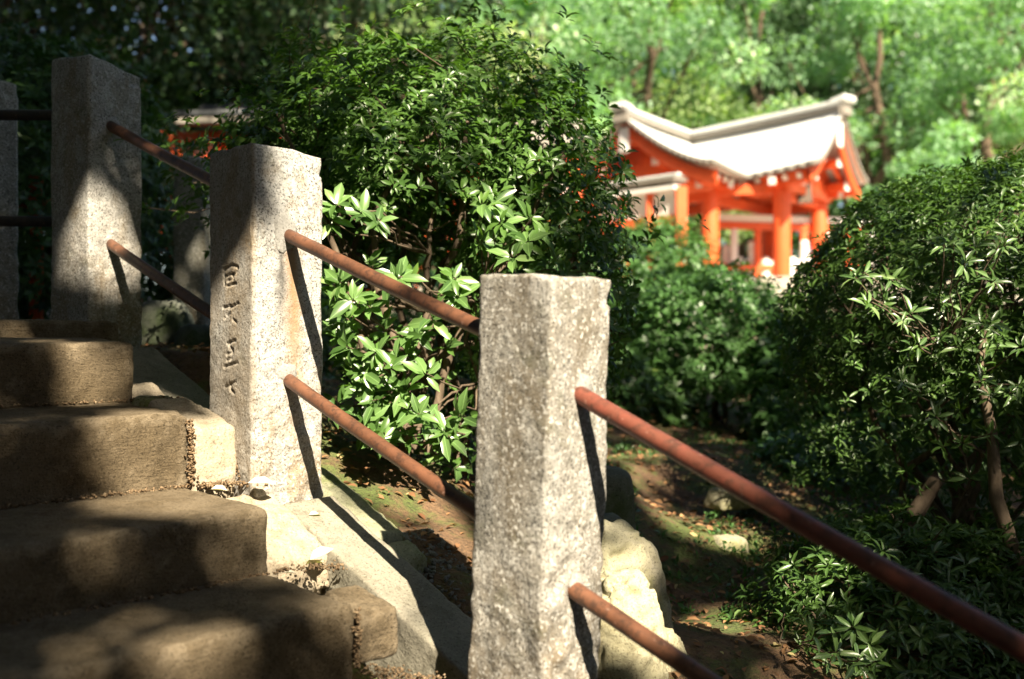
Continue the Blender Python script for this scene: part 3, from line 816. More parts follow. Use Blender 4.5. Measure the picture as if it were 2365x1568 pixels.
limb = [at(2160, 1110, 2.75), at(2110, 1190, 2.72), at(2085, 1255, 2.7), at(2150, 1290, 2.7), at(2230, 1350, 2.75), at(2290, 1450, 2.8), at(2330, 1600, 2.9)]
link('limb', tubes_mesh('limb', [(limb, [.020, .024, .026, .025, .026, .03, .034])], 10), MT['bark'], rbush)
limb = [at(2280, 700, 2.75), at(2260, 850, 2.7), at(2290, 1000, 2.65), at(2300, 1150, 2.6), at(2355, 1320, 2.6), at(2370, 1500, 2.6)]
link('limb', tubes_mesh('limb', [(limb, [.008, .011, .014, .018, .02, .022])], 10), MT['bark'], rbush)

# ---- low bush under the red pipe
lb = np.array([.96, 2.55, gz(.96, 2.55)])
lbush = empty('low_azalea_bush', lb, 'low dark azalea under the red pipe in the lower right corner', 'shrub')
P, A = dome_whorls((1.02, 2.62, -.86), (.46, .40, .42), 1700, -.2, .18, .15, .5, 22)
P2, A2 = dome_whorls((1.45, 2.6, -.85), (.42, .36, .45), 900, -.2, .18, .15, .5, 25)
cl = [(1900, 1440), (1960, 1470), (1930, 1500), (2010, 1480), (2040, 1520), (1880, 1540), (1980, 1540), (1850, 1500), (1830, 1560)]
NP_ = [at(x + rng.normal(0, 15), y + rng.normal(0, 15), rng.uniform(2.15, 2.35)) for x, y in cl]; NA_ = [np.array([rng.normal(0, .4), -.7, .5]) for _ in cl]
l1 = whorls_to_leaves(P + P2, A + A2, (5, 8), (.026, .045)); l2 = whorls_to_leaves(NP_, NA_, (6, 9), (.032, .055))
add_foliage(lbush, [np.concatenate(q) for q in zip(l1, l2)], MT['leaf_azalea'], MT['leaf_azalea1'], .30, 220, 'azalea')
stems_for(lbush, (lb[0], lb[1], lb[2]), [at(1850, 1400, 2.5), at(1950, 1350, 2.6), at(2050, 1400, 2.6), at(1800, 1480, 2.4), at(2100, 1300, 2.7)], 5, .012, MT['bark'], .08, twig_to=np.array(NP_ + [P[i] for i in rng.integers(0, len(P), 80)]))

# ---- middle distance bushes
def bush(name, label, c, r, n, mat, L=(.05, .075), zmin=-.5, wr=.4, sd=0, stems=4, sr=.02, twigs=40, det=False):
    root = empty(name, (c[0], c[1], gz(c[0], c[1])), label, 'shrub')
    P, A = dome_whorls(c, r, n, zmin, .2, .16, .4, sd)
    add_foliage(root, whorls_to_leaves(P, A, (5, 8), L), mat, None, wr, 0, None, det)
    tg = [P[i] for i in rng.integers(0, len(P), 8)]
    stems_for(root, (c[0], c[1], root.location.z), [np.array(c) * .3 + np.array(q) * .7 for q in tg], stems, sr, MT['bark'], .1, twig_to=np.array([P[i] for i in rng.integers(0, len(P), twigs)]), seg=6)
    return root
bush('round_bush', 'round dark green bush right of the nearest post, below the shrine', (1.08, 5.6, -.08), (.54, .5, .54), 2600, MT['leaf_mid'], (.04, .06), sd=31)
bush('round_bush', 'clipped bush with reddish gaps just below the shrine roof', (1.12, 8.2, .42), (.60, .55, .58), 2200, MT['leaf_mid'], (.045, .065), sd=32)
bush('leafy_bush', 'loose leafy bush with thin stems left of the right azalea', (1.65, 5.2, -.35), (.48, .4, .62), 750, MT['leaf_mid'], (.06, .09), -.8, .42, 33, 7, .024)
bush('leafy_bush', 'shaded leafy bush behind the stems of the right azalea', (2.25, 4.9, -.45), (.75, .5, .72), 1700, MT['leaf_mid'], (.06, .09), -.8, .42, 34)
bush('low_bush', 'low leafy plant on the slope beside the loose leafy bush', (1.35, 4.3, -.62), (.35, .3, .25), 450, MT['leaf_mid'], (.05, .08), -.3, .42, 35)
bush('low_bush', 'dark low bush at the back of the mossy slope', (.62, 5.3, -.35), (.42, .35, .3), 500, MT['leaf_dark'], (.05, .08), -.3, .42, 36)
bush('round_bush', 'dark rounded bush at the far end of the mossy slope, left of the round bush', (.1, 6.2, -.1), (.7, .5, .4), 800, MT['leaf_dark'], (.06, .09), -.3, .42, 37)
bush('round_bush', 'rounded bush seen through the stems of the broadleaf shrub, left one', (-1.0, 7.6, .35), (.75, .6, .75), 1300, MT['leaf_mid'], (.06, .09), -.5, .42, 41)
bush('round_bush', 'rounded bush seen through the stems of the broadleaf shrub, right one', (.05, 7.8, .30), (.70, .6, .80), 1300, MT['leaf_mid'], (.06, .09), -.5, .42, 42)
bush('clipped_hedge', 'big dark clipped hedge dome behind the top post', (-2.45, 4.75, .50), (1.04, .85, 1.0), 4600, MT['leaf_dark'], (.045, .07), -.35, .36, 38, 6, .03, 60)
bush('dark_bush', 'dark leafy bush between the clipped hedge and the broadleaf shrub', (-1.15, 4.5, .0), (.45, .4, .55), 900, MT['leaf_dark'], (.05, .08), -.7, .42, 39)
bush('dark_bush', 'dark bush behind the level pipes at the left edge', (-2.6, 4.6, .2), (.6, .5, .6), 900, MT['leaf_dark'], (.05, .08), -.7, .42, 40)

# ------------------------------------------------------------------ litter on the ground
n = 7500
X = rng.uniform(-1.4, 1.6, n); Y = rng.uniform(1.9, 5.6, n); Z = gz_arr(X, Y)
rx = X - BC[0]; ry = Y - BC[1]; ok = (rx * E[0] + ry * E[1]) > .34
X, Y, Z = X[ok], Y[ok], Z[ok]; n = len(X)
Zn = np.array([.018 * fr((x, y, 0), 3.5, 5) for x, y in zip(X, Y)])
B = np.stack([X, Y, Z + Zn + rng.uniform(.002, .012, n)], 1)
a = rng.uniform(0, 6.28, n); D = np.stack([np.cos(a), np.sin(a), rng.normal(0, .25, n)], 1)
Nn = np.stack([rng.normal(0, .35, n), rng.normal(0, .35, n), np.ones(n)], 1)
V, T, R = leaf_arrays(B, D, Nn, rng.uniform(.012, .042, n), .5, True)
lit = link('leaf_litter', poly_mesh('leaf_litter', V, T, True, R), MT['dead_leaf'])
tag(lit, 'brown fallen leaves scattered over the earth behind the posts', 'leaf litter', kind='stuff')
# moss tufts and seedlings on the slope
n = 2600
X = rng.uniform(.2, 1.6, n); Y = rng.uniform(2.5, 5.2, n)
cl_ = np.array([noise.noise(Vector((x * 2.2, y * 2.2, 3))) for x, y in zip(X, Y)]); X, Y = X[cl_ > .05], Y[cl_ > .05]
Pg = [np.array([x, y, gz(x, y) + .01]) for x, y in zip(X, Y)]
lv = whorls_to_leaves(Pg, [np.array([0, 0, 1.]) + rng.normal(0, .2, 3) for _ in Pg], (3, 5), (.015, .035), (20, 80))
V, T, R = leaf_arrays(lv[0], lv[1], lv[2], lv[3], .45, False, lv[4])
o = link('ground_cover', poly_mesh('ground_cover', V, T, False, R), MT['leaf_mid'])
tag(o, 'small green seedlings dotted over the mossy slope', 'ground cover', kind='stuff')

def dry_leaf(p, ln, az_, label, pitch=.2, roll=.3, wr=.5, curl=.35):
    V = LT_V.copy(); V[:, 1] *= wr; V[:, 2] += curl * np.abs(V[:, 1]) + .25 * (V[:, 0] - .5) ** 2
    me = poly_mesh('dry_leaf', V * ln, LT_T, True)
    o = link('dry_leaf', me, MT['dead_leaf1']); o.location = Vector(p); o.rotation_euler = (roll, -pitch, az_)
    return tag(o, label, 'leaf', 'dry leaves on the steps')
dry_leaf(st(.24, -.01, -.463), .055, .5, 'curled pale dry leaf on the tread below the carved post', .5, .5, .55)
dry_leaf(st(.26, .01, -.470), .05, 2.6, 'flat dry leaf under the curled pale leaf', .05, .1)
dry_leaf(st(.255, -.085, -.474), .025, .2, 'tiny dry leaf left of the curled pale leaf', .1, .1, .6)
dry_leaf(st(.03, -.12, -.325), .035, .1, 'rounded pale leaf in the sun at the foot of the riser by the carved post', .1, .2, .8)
dry_leaf(st(.03, -.03, -.322), .06, .3, 'broad pale leaf lying at the foot of the carved post', .12, .45, .5)
dry_leaf(st(.17, -.95, -.322), .05, .5, 'thin yellow leaf on the shaded tread at the left edge', .05, .1, .28, .1)
dry_leaf(st(.09, .09, -.40), .035, .8, 'small brown leaf on the sunlit kerb slab', .05, .3, .6)

# ------------------------------------------------------------------ shrine
K = np.array([3.55, 20.0, 0.]); uR = np.array([.65, -.76, 0]); uL = np.array([-.607, -.794, 0])
uR /= np.linalg.norm(uR); uL /= np.linalg.norm(uL)
ZR, ZE = 3.98, 2.87
shz = .9
shrine = empty('shrine_pavilion', (K[0], K[1], shz), 'vermilion shrine pavilion with a pale sweeping double gabled roof', 'shrine')
def wing(u, wv, back, front, hw, sori_b=.0):
    nu, nq = 26, 33
    top = []
    for i in range(nu):
        a_ = back + (front - back) * i / (nu - 1)
        for j in range(nq):
            q = -1 + 2 * j / (nq - 1)
            e = (i / (nu - 1) - .55) / .45
            z = ZE + (ZR - ZE) * (1 - abs(q)) ** 1.55 + .10 * max(0, e) ** 2
            p = K + u * a_ + wv * (q * hw); p[2] = z; top.append(p)
    top = np.array(top); bot = top - np.array([0, 0, .08])
    V = np.concatenate([top, bot]); n0 = len(top); Fq = []
    I_ = np.arange(n0).reshape(nu, nq)
    for i in range(nu - 1):
        for j in range(nq - 1):
            q = (I_[i, j], I_[i + 1, j], I_[i + 1, j + 1], I_[i, j + 1]); Fq.append(q); Fq.append(tuple(x + n0 for x in q[::-1]))
    edge = []
    for i in range(nu - 1):
        for j in (0, nq - 1): edge.append((I_[i, j], I_[i + 1, j]))
    for j in range(nq - 1):
        for i in (0, nu - 1): edge.append((I_[i, j], I_[i, j + 1]))
    r_ = link('roof', poly_mesh('roof', V, np.array(Fq), True), MT['roofing'], shrine)
    Ve = []; Fe = []
    for k, (a_, b_) in enumerate(edge):
        c0 = K * 0 + top[[a_, b_]].mean(0)
        quad = [top[a_] - (0, 0, .012), top[b_] - (0, 0, .012), bot[b_] - (0, 0, .015), bot[a_] - (0, 0, .015)]
        Ve += [np.asarray(q) for q in quad]; Fe.append([4 * k, 4 * k + 1, 4 * k + 2, 4 * k + 3])
    o_ = link('roof_edge', poly_mesh('roof_edge', np.array(Ve), np.array(Fe)), MT['roof_edge'], shrine)
    sm = o_.modifiers.new('thickness', 'SOLIDIFY'); sm.thickness = .03; sm.offset = 0
    # bargeboards under the gable verges
    for sg in (-1, 1):
        P_ = []
        for j in range(14):
            q = j / 13 * .97
            p = K + u * (front - .14) + wv * (sg * q * hw); p[2] = ZE + (ZR - ZE) * (1 - q) ** 1.55 + .08 - .24; P_.append(p)
        Vb = []; Fb = []
        for j, p in enumerate(P_):
            for du in (0, .07):
                for dz in (.11, -.13): Vb.append(p - u * du + np.array([0, 0, dz]))
        for j in range(13):
            a0 = j * 4; b0 = a0 + 4
            Fb += [[a0, b0, b0 + 1, a0 + 1], [a0 + 2, a0 + 3, b0 + 3, b0 + 2], [a0 + 1, b0 + 1, b0 + 3, a0 + 3], [a0, a0 + 2, b0 + 2, b0]]
        link('bargeboard', poly_mesh('bargeboard', np.array(Vb), np.array(Fb)), MT['vermilion'], shrine)
    # gable wall and soffit boards
    Vg = []; 
    for j in range(15):
        q = -1 + 2 * j / 14
        p = K + u * (front - .65) + wv * (q * hw * .8); z = ZE + (ZR - ZE) * (1 - abs(q) * .8) ** 1.55 - .16
        Vg += [np.array([p[0], p[1], z]), np.array([p[0], p[1], ZE - .30])]
    Fg_ = [[2 * j, 2 * j + 2, 2 * j + 3, 2 * j + 1] for j in range(14)]
    gw = link('gable_wall', poly_mesh('gable_wall', np.array(Vg), np.array(Fg_)), MT['vermilion'], shrine)
    sm = gw.modifiers.new('thickness', 'SOLIDIFY'); sm.thickness = .06
    for sg in (-1, 1):
        a0 = K + u * back + wv * sg * hw * .80; a1 = K + u * (front - .2) + wv * sg * hw * .80
        a0[2] = a1[2] = ZE - .12; beam('eave_beam', a0, a1, .16, .2, MT['vermilion'], shrine)
        nrf = int((front - back) / .28)
        for k in range(nrf):                          # rafters with white painted ends
            c0 = K + u * (back + .1 + k * .28) + wv * sg * hw * .35; c0[2] = ZE + .33
            c1 = K + u * (back + .1 + k * .28) + wv * sg * hw * .88; c1[2] = ZE - .10
            rf = beam('rafter', c0, c1, .08, .09, MT['vermilion'], shrine, 0)
            c2_ = c1 + (c1 - c0) / np.linalg.norm(c1 - c0) * .025
            beam('rafter_end', c1 + (c1 - c0) * .004, c2_, .085, .095, MT['white'], rf, 0)
    for q in (-.62, -.31, 0, .31, .62):               # purlin ends painted white on the gable
        p = K + u * (front - .62) + wv * q * hw; p[2] = ZE + (ZR - ZE) * (1 - abs(q)) ** 1.55 - .32
        pu = beam('purlin', p - u * .4, p + u * .36, .14, .16, MT['vermilion'], shrine)
        beam('purlin_end', p + u * .362, p + u * .40, .145, .165, MT['white'], pu)
    p = K + u * (front - .08); p[2] = ZR - .38
    pend = rough_block('gable_pendant', [p + wv * (x * .13) + u * (y * .03) + np.array([0, 0, z * .24]) for z in (-1, 1) for y in (-1, 1) for x in (-1, 1)], .04, .03, .0, MT['white'], shrine)
    # ridge
    a0 = K + u * back; a1 = K + u * (front + .02); a0[2] = ZR + .02; a1[2] = ZR + .06
    beam('ridge', a0, a1, .26, .08, MT['roof_edge'], shrine, .01)
    a0 = a0 + (0, 0, .09); a1 = a1 + (0, 0, .09) + u * .04
    beam('ridge_cap', a0, a1, .34, .09, MT['roofing'], shrine, .03)
    b1 = a1 + u * .08 + np.array([0, 0, .07]); beam('ridge_end', a1 - u * .25, b1, .38, .12, MT['roofing'], shrine, .03)
    o1 = a1 + u * -.04 - np.array([0, 0, .14]); beam('end_tile', o1 - u * .06, o1 + u * .05, .34, .20, MT['roof_edge'], shrine, .03)
wing(uR, uL, -1.8, 3.45, 1.3)
wing(uL, uR, -1.4, 2.6, 2.1)
def kp(a_, b_, z): q = K + uR * a_ + uL * b_; q[2] = z; return q
for a_, b_ in [(2.6, .9), (1.45, 1.62), (2.6, -.9), (1.5, -.9), (-1.5, 2.0), (-1.5, -.9)]:
    cyl('column', kp(a_, b_, shz - .1), kp(a_, b_, ZE - .05), .15, MT['vermilion'], shrine)
    cyl('column_foot', kp(a_, b_, shz - .12), kp(a_, b_, shz + .12), .19, MT['plaster'], shrine)
for (p0, p1, z, hh) in [((2.6, .9), (2.6, -.9), 2.55, .2), ((2.6, .9), (1.45, 1.62), 2.62, .18), ((1.45, 1.62), (-1.5, 2.0), 2.55, .2), ((2.6, -.9), (1.5, -.9), 2.5, .2),
                        ((1.45, 1.62), (1.5, -.9), 2.5, .18)]:
    beam('tie_beam', kp(*p0, z), kp(*p1, z), .12, hh, MT['vermilion'], shrine)
for a_, b_ in [(2.6, .9), (1.45, 1.62), (2.6, -.9)]:
    for d_ in (uR, uL):
        q = kp(a_, b_, 2.70); beam('bracket_arm', q - d_ * .42, q + d_ * .42, .12, .13, MT['vermilion'], shrine)
        for sg in (-1, 1): beam('bracket_end', q + d_ * sg * .421, q + d_ * sg * .46, .125, .135, MT['white'], shrine)
q = kp(2.78, .25, 2.62); beam('name_board', q - np.array([0, 0, .2]), q + np.array([0, 0, .2]) - uR * .04, .26, .05, MT['dark_wood'], shrine)

# white topped red fence round the pavilion
fence = empty('shrine_fence', (3.9, 16.0, .8), 'red fence with a white top rail in front of the pavilion columns', 'fence')
f0 = at(1640, 500, 18.4); f1 = at(2010, 500, 19.2)
for k in range(8):
    a_ = k / 7; q = f0 * (1 - a_) + f1 * a_
    beam('fence_post', (q[0], q[1], .7), (q[0], q[1], 2.2), .12, .12, MT['vermilion'] if k % 2 == 0 else MT['white'], fence)
for z, mt, hh in ((2.26, 'white', .13), (2.12, 'vermilion', .13), (1.35, 'vermilion', .10)):
    beam('fence_rail', (f0[0], f0[1] - .0, z), (f1[0], f1[1], z), .16, hh, MT[mt], fence)
for k in range(7):
    a_ = (k + .5) / 7; q = f0 * (1 - a_) + f1 * a_
    beam('fence_panel', (q[0] - .17, q[1], 1.0), (q[0] + .17, q[1] + .03, 1.0), .05, .38, MT['plaster'], fence)
# stone fence posts, pale in full sun, below
sf = empty('stone_fence', (4.3, 18.7, .9), 'pale sunlit stone fence behind the vermilion columns', 'fence')
for k in range(9):
    q = at(1676 + 30 * k, 600, 18.7); ht = (1.78, 1.55, 1.86, 1.55)[k % 4]
    rough_block('fence_post', [(q[0] + sx * .07, q[1] + sy * .07, z) for z in (.75, ht) for sy in (-1, 1) for sx in (-1, 1)], .06, .02, .004, MT['plaster'], sf)
q0 = at(1660, 600, 18.72); q1 = at(1935, 600, 18.72)
for z in (1.12, 1.42): beam('fence_rail', (q0[0], q0[1], z), (q1[0], q1[1], z), .06, .16, MT['plaster'], sf)
# small roofed fence left of the pavilion
rf = empty('roofed_fence', at(1500, 440, 14.6), 'low vermilion fence with a grey capped roof left of the pavilion', 'fence')
a0 = at(1380, 442, 15.4); a1 = at(1572, 415, 14.2)
beam('cap_roof', a0, a1, .30, .08, MT['roof_edge'], rf, .03)
beam('cap_ridge', a0 + (0, 0, .07), a1 + (0, 0, .07), .14, .07, MT['roofing'], rf, .03)
beam('eave_board', a0 - (0, 0, .12), a1 - (0, 0, .12), .30, .07, MT['white'], rf)
beam('plaster_panel', a0 - (0, 0, .34), a1 - (0, 0, .34), .08, .32, MT['plaster'], rf)
beam('ground_rail', a0 - (0, 0, .58), a1 - (0, 0, .58), .16, .14, MT['vermilion'], rf)
for k in range(4):
    q = a0 * (1 - k / 3) + a1 * (k / 3); beam('fence_post', (q[0], q[1], .6), (q[0], q[1], q[2] - .1), .16, .16, MT['vermilion'], rf)

# red corridor seen through the shrub and left of it
cor = empty('red_corridor', (-.5, 16.5, .9), 'vermilion corridor with white panels glimpsed through the broadleaf shrub', 'building')
c0 = np.array([-2.4, 17.2, 0]); c1 = np.array([1.05, 16.7, 0])
def lerp(k, z): q = c0 * (1 - k) + c1 * k; q[2] = z; return q
for k in range(9): beam('column', lerp(k / 8, .8), lerp(k / 8, 3.0), .2, .2, MT['vermilion'], cor)
for z, h_ in ((2.95, .2), (2.35, .14), (1.6, .14)): beam('tie_beam', lerp(0, z), lerp(1, z), .14, h_, MT['vermilion'], cor)
for k in range(8):
    p0 = lerp((k + .08) / 8, 2.65); p1 = lerp((k + .92) / 8, 2.65); beam('panel', p0, p1, .06, .42, MT['plaster'], cor)
    p0 = lerp((k + .08) / 8, 1.97); p1 = lerp((k + .92) / 8, 1.97); beam('lattice_panel', p0, p1, .06, .56, MT['vermilion'], cor)
for sg in (-1, 1):
    nrm = np.array([.18, .98, 0]) * sg
    V = [lerp(-.04, 3.75), lerp(1.04, 3.75), lerp(1.04, 3.12) + nrm * 1.1, lerp(-.04, 3.12) + nrm * 1.1]
    V = V + [v - np.array([0, 0, .12]) for v in V]
    link('roof', poly_mesh('roof', np.array(V), np.array([[0, 1, 2, 3], [7, 6, 5, 4], [3, 2, 6, 7], [0, 3, 7, 4], [1, 5, 6, 2]])), MT['roof_edge'], cor)
# small red shrine building in the shade at the left
sb_ = at(492, 300, 8.4)
small = empty('small_red_shrine', (sb_[0], sb_[1], .1), 'small red shrine building in the shade left of the broadleaf shrub', 'shrine')
def so(x, y, z): return (sb_[0] + x, sb_[1] + y, z)
for dx in (-.30, .08, .46):
    for dy in (0, .7): beam('column', so(dx, dy, .0), so(dx, dy, 1.72), .09, .09, MT['vermilion'], small)
for z in (1.70, 1.50, .9): beam('tie_beam', so(-.42, -.05, z), so(.60, -.05, z), .07, .085, MT['vermilion'], small)
beam('wall', so(-.30, .08, .8), so(.46, .08, .8), .04, 1.5, MT['vermilion'], small)
for dx in (-.11, .27): beam('white_panel', so(dx - .11, .05, 1.60), so(dx + .11, .05, 1.60), .03, .10, MT['white'], small)
beam('eave', so(-.24, -.20, 1.79), so(.50, -.20, 1.81), .08, .06, MT['roof_edge'], small)
V = [so(-.26, -.22, 1.82), so(.52, -.22, 1.84), so(.52, .30, 1.96), so(-.26, .30, 1.94), so(.52, .9, 1.84), so(-.26, .9, 1.82)]
V = V + [(a_, b_, c_ + .06) for a_, b_, c_ in V]
link('roof', poly_mesh('roof', np.array(V), np.array([[6, 7, 8, 9], [9, 8, 10, 11], [1, 0, 3, 2], [2, 3, 5, 4], [0, 1, 7, 6], [1, 2, 8, 7], [2, 4, 10, 8], [4, 5, 11, 10], [5, 3, 9, 11], [3, 0, 6, 9]])), MT['roof_dark'], small)
beam('roof_ridge', so(-.20, .30, 2.01), so(.48, .30, 2.03), .10, .07, MT['roof_dark'], small, .02)
# red shrine posts glimpsed between the two left posts
for k, (x, yy) in enumerate([(84, 4.4), (392, 6.2)]):
    q = at(x, 440, yy); g0 = gz(q[0], q[1])
    o = empty('red_sign_post', (q[0], q[1], g0), ['small red post glimpsed between the two left granite posts', 'small red post half hidden in the clipped hedge'][k], 'post')
    beam('post', (q[0], q[1], g0 - .05), (q[0], q[1], .74 if k == 0 else 1.1), .05, .05, MT['vermilion'], o); beam('cross_bar', (q[0] - .09, q[1] - .04, .60 if k == 0 else .95), (q[0] + .09, q[1] - .04, .60 if k == 0 else .95), .03, .05, MT['vermilion'], o)
q = at(447, 500, 3.95)
pil = rough_block('stone_pillar', [(q[0] + sx * .065, q[1] + sy * .065, z) for z in (-.2, .72) for sy in (-1, 1) for sx in (-1, 1)], .03, .02, .005, MT['granite_dark'], None, seed=90)
tag(pil, 'pale grey stone pillar behind the upper rusty pipes', 'pillar')

# ------------------------------------------------------------------ trees
def crown_leaves(c, r, nclump, nleaf, cr, L, zmin=-.8, flat=.7):
    B = []; D = []
    c = np.array(c); r = np.array(r)
    cen = []
    while len(cen) < nclump:
        d = rng.normal(size=3); d /= np.linalg.norm(d)
        if d[2] < zmin: continue
        cen.append(c + r * d * rng.uniform(.35, 1) ** .6)
    cen = np.array(cen)
    idx = rng.integers(0, nclump, nleaf)
    d = rng.normal(size=(nleaf, 3)); d /= np.linalg.norm(d, axis=1)[:, None]
    rad = cr * rng.uniform(.45, 1.05, nclump)[idx] * rng.uniform(.25, 1, nleaf) ** .5
    P = cen[idx] + d * rad[:, None] * np.array([1, 1, flat])
    a = d + rng.normal(0, .7, (nleaf, 3)); a[:, 2] -= .2
    nn = rng.normal(0, .6, (nleaf, 3)) + np.array([0, 0, 1.]) + d * .5
    tone = np.clip(rng.random(nclump)[idx] * .8 + rng.random(nleaf) * .3, 0, 1)
    return (P, a, nn, rng.uniform(L[0], L[1], nleaf), tone), cen

def tree(name, label, base, c, r, nclump, nleaf, cr, L, mat, tr=.2, group=None, wr=.55, limbs=10, zmin=-.8, filt=None):
    root = empty(name, base, label, 'tree', group)
    lv, cen = crown_leaves(c, r, nclump, nleaf, cr, L, zmin, .6)
    if filt is not None:
        k = filt(lv[0]); lv = tuple(q[k] for q in lv)
    V, T, R = leaf_arrays(lv[0], lv[1], lv[2], lv[3], wr, False, lv[4])
    f = link('crown', poly_mesh('crown', V, T, False, R), mat, root); f['kind'] = 'stuff'
    base = np.array(base, float); c = np.array(c, float)
    P = wiggle(base - (0, 0, .2), c + (0, 0, r[2] * .5), 12, .06)
    R_ = np.linspace(tr, tr * .3, 12)
    tb = [(P, R_)]
    for k in rng.integers(0, len(cen), limbs):
        i = rng.integers(4, 10); q = cen[k]
        tb.append((wiggle(P[i], q, 7, .10), np.linspace(R_[i] * .55, .02, 7)))
    link('trunk', tubes_mesh('trunk', tb, 8), MT['bark_tree'], root)
    return root

FAR = [  # px, y depth, crown z, radius, label
    (980, 25, 6.0, 3.6, 'bright broadleaf tree above the middle of the broadleaf shrub'),
    (1230, 27, 6.6, 3.8, 'sunlit tree above the right end of the broadleaf shrub'),
    (1500, 26, 7.2, 3.6, 'sunlit tree behind the left ridge of the pavilion'),
    (1760, 29, 7.6, 4.0, 'tall darker tree right behind the pavilion ridge'),
    (2030, 26, 6.4, 3.6, 'olive green tree behind the right gable of the pavilion'),
    (2290, 24, 6.4, 3.6, 'pale sunlit tree in the upper right corner'),
    (2520, 25, 4.0, 3.4, 'sunlit tree at the right edge above the azalea'),
    (2170, 23, 2.9, 2.2, 'low leafy tree between the right gable and the azalea'),
    (1330, 23, 3.6, 2.0, 'low sunlit tree left of the pavilion roof'),
    (1610, 26, 4.6, 2.3, 'pale green tree peeping over the kink of the pavilion ridge')]
for i, (px, y, z, r, lab) in enumerate(FAR):
    q = at(px, CY, y)
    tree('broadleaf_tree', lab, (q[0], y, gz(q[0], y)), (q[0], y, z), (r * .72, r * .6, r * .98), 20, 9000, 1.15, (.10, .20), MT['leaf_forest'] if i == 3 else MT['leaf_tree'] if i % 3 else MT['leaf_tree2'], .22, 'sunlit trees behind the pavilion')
MID = [(900, 31, 5.5), (1180, 32, 6.0), (1420, 30.5, 5.5), (1700, 33, 6), (1960, 31, 6.5), (2220, 30, 5.0), (2440, 31, 7.0)]  # dark leaf colour stands in for shade between the sunlit crowns
for i, (px, y, z) in enumerate(MID):
    q = at(px, CY, y)
    tree('shade_coloured_tree', 'tree coloured dark as shade in the gaps behind the sunlit trees, %s of its row' % ['first', 'second', 'third', 'fourth', 'fifth', 'sixth', 'last'][i], (q[0], y, 1), (q[0], y, z), (3.0, 2.2, 5.0), 60, 6000, 1.0, (.18, .32), MT['leaf_forest'], .25, 'trees coloured dark as shade behind the sunlit ones')
BACK = [(700, 'left end'), (1000, 'second from the left'), (1300, 'left of the pavilion'), (1600, 'behind the pavilion'), (1900, 'above the right gable'), (2200, 'second from the right'), (2500, 'right end')]
for i, (px, w_) in enumerate(BACK):
    y = 38 + 3 * (i % 2); q = at(px, CY, y)
    tree('tall_tree', 'tall tree in the far row behind the others, %s of the row' % w_, (q[0], y, 1), (q[0], y, 8.5), (6.0, 4, 8.5), 150, 12000, 1.5, (.3, .55), MT['leaf_tree2'] if i % 2 else MT['leaf_tree'], .3, 'tall trees in the far row')
DARK = [(-60, 9.5, 2.6, 2.0, 'dark tree in the upper left corner'), (230, 11, 3.6, 2.2, 'dark evergreen tree above the top post'), (520, 12.5, 4.0, 2.2, 'dark evergreen tree with a lit trunk left of the broadleaf shrub'),
        (800, 15, 5.0, 2.4, 'dark evergreen tree rising over the left side of the broadleaf shrub'), (40, 15, 5, 3.0, 'dark tree far behind the landing post'), (420, 18, 5.5, 3.2, 'dark tree behind the small red shrine'),
        (700, 20, 6, 3.0, 'dark tree behind the broadleaf shrub on the left'), (300, 11.5, 2.0, 1.4, 'small dark tree over the clipped hedge'), (660, 12, 1.8, 1.3, 'small dark tree behind the top left of the broadleaf shrub')]
for i, (px, y, z, r, lab) in enumerate(DARK):
    q = at(px, CY, y)
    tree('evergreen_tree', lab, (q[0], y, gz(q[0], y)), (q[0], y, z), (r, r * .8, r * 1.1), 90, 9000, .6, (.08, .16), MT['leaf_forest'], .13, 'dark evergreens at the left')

# ------------------------------------------------------------------ overhead trees that shade the stairs
LDn = np.array(LD); Uu = np.cross(LDn, [0, 0, 1.]); Uu /= np.linalg.norm(Uu); Vv = np.cross(Uu, LDn)
def sp(p): p = np.asarray(p); return np.stack([p @ Uu, p @ Vv], -1)
GAPS = []     # openings shaped in the crowns to place sun patches: centre seen by the sun, radii (horizontal, along the slope of light), fraction of leaves left
def gap(p, ru, rv, left=0.0): GAPS.append((sp(p), ru + .06, rv + .06, left))
gap(at(235, 560, 2.92), .06, .07)
for z in np.linspace(-.36, .46, 7): gap(st(0, .125, z), .03, .05)
gap(st(-.08, .0, .02), .02, .10); gap(st(-.06, .0, -.20), .06, .07); gap(st(-.10, -.02, -.30), .07, .05)
gap(st(.05, -.16, -.33), .18, .09); gap(st(-.07, -.22, -.22), .07, .07); gap(st(.10, .09, -.40), .11, .09)
gap(st(-.06, -.20, -.25), .07, .06); gap(st(-.06, -.06, -.25), .06, .06); gap(st(.24, -.16, -.42), .03, .03, .2)
gap(st(.15, .03, -.42), .09, .08); gap(st(.5, .1, -.55), .2, .12, .45); gap(st(-.40, -.20, -.08), .03, .03, .1); gap(st(.5, -.12, -.50), .05, .03, .2); gap(st(.2, -.5, -.35), .1, .02, .5); gap(st(.50, -.32, -.49), .24, .05, .14); gap(st(.53, -.75, -.5), .2, .03, .45); gap(st(.20, -.75, -.34), .12, .01, .45); gap(st(-.12, -.5, -.16), .15, .0, .4)
gap(at(395, 905, 2.6), .02, .0); gap(at(250, 860, 2.5), .02, .04, .3)
gap(at(870, 770, 2.55), .20, .20); gap(at(830, 485, 2.55), .10, .08); gap(at(1150, 505, 2.6), .10, .09); gap(at(930, 960, 2.6), .16, .10)
gap(at(930, 1090, 2.9), .22, .08); gap(at(1010, 1190, 2.6), .14, .06, .2)
gap(at(1250, 900, 1.68), .19, .48, .03); gap(at(1390, 760, 1.74), .05, .12); gap(at(1300, 1480, 1.66), .10, .09, .15)
gap(at(1440, 1420, 2.2), .10, .12); gap(at(1430, 1260, 2.4), .09, .06, .2)
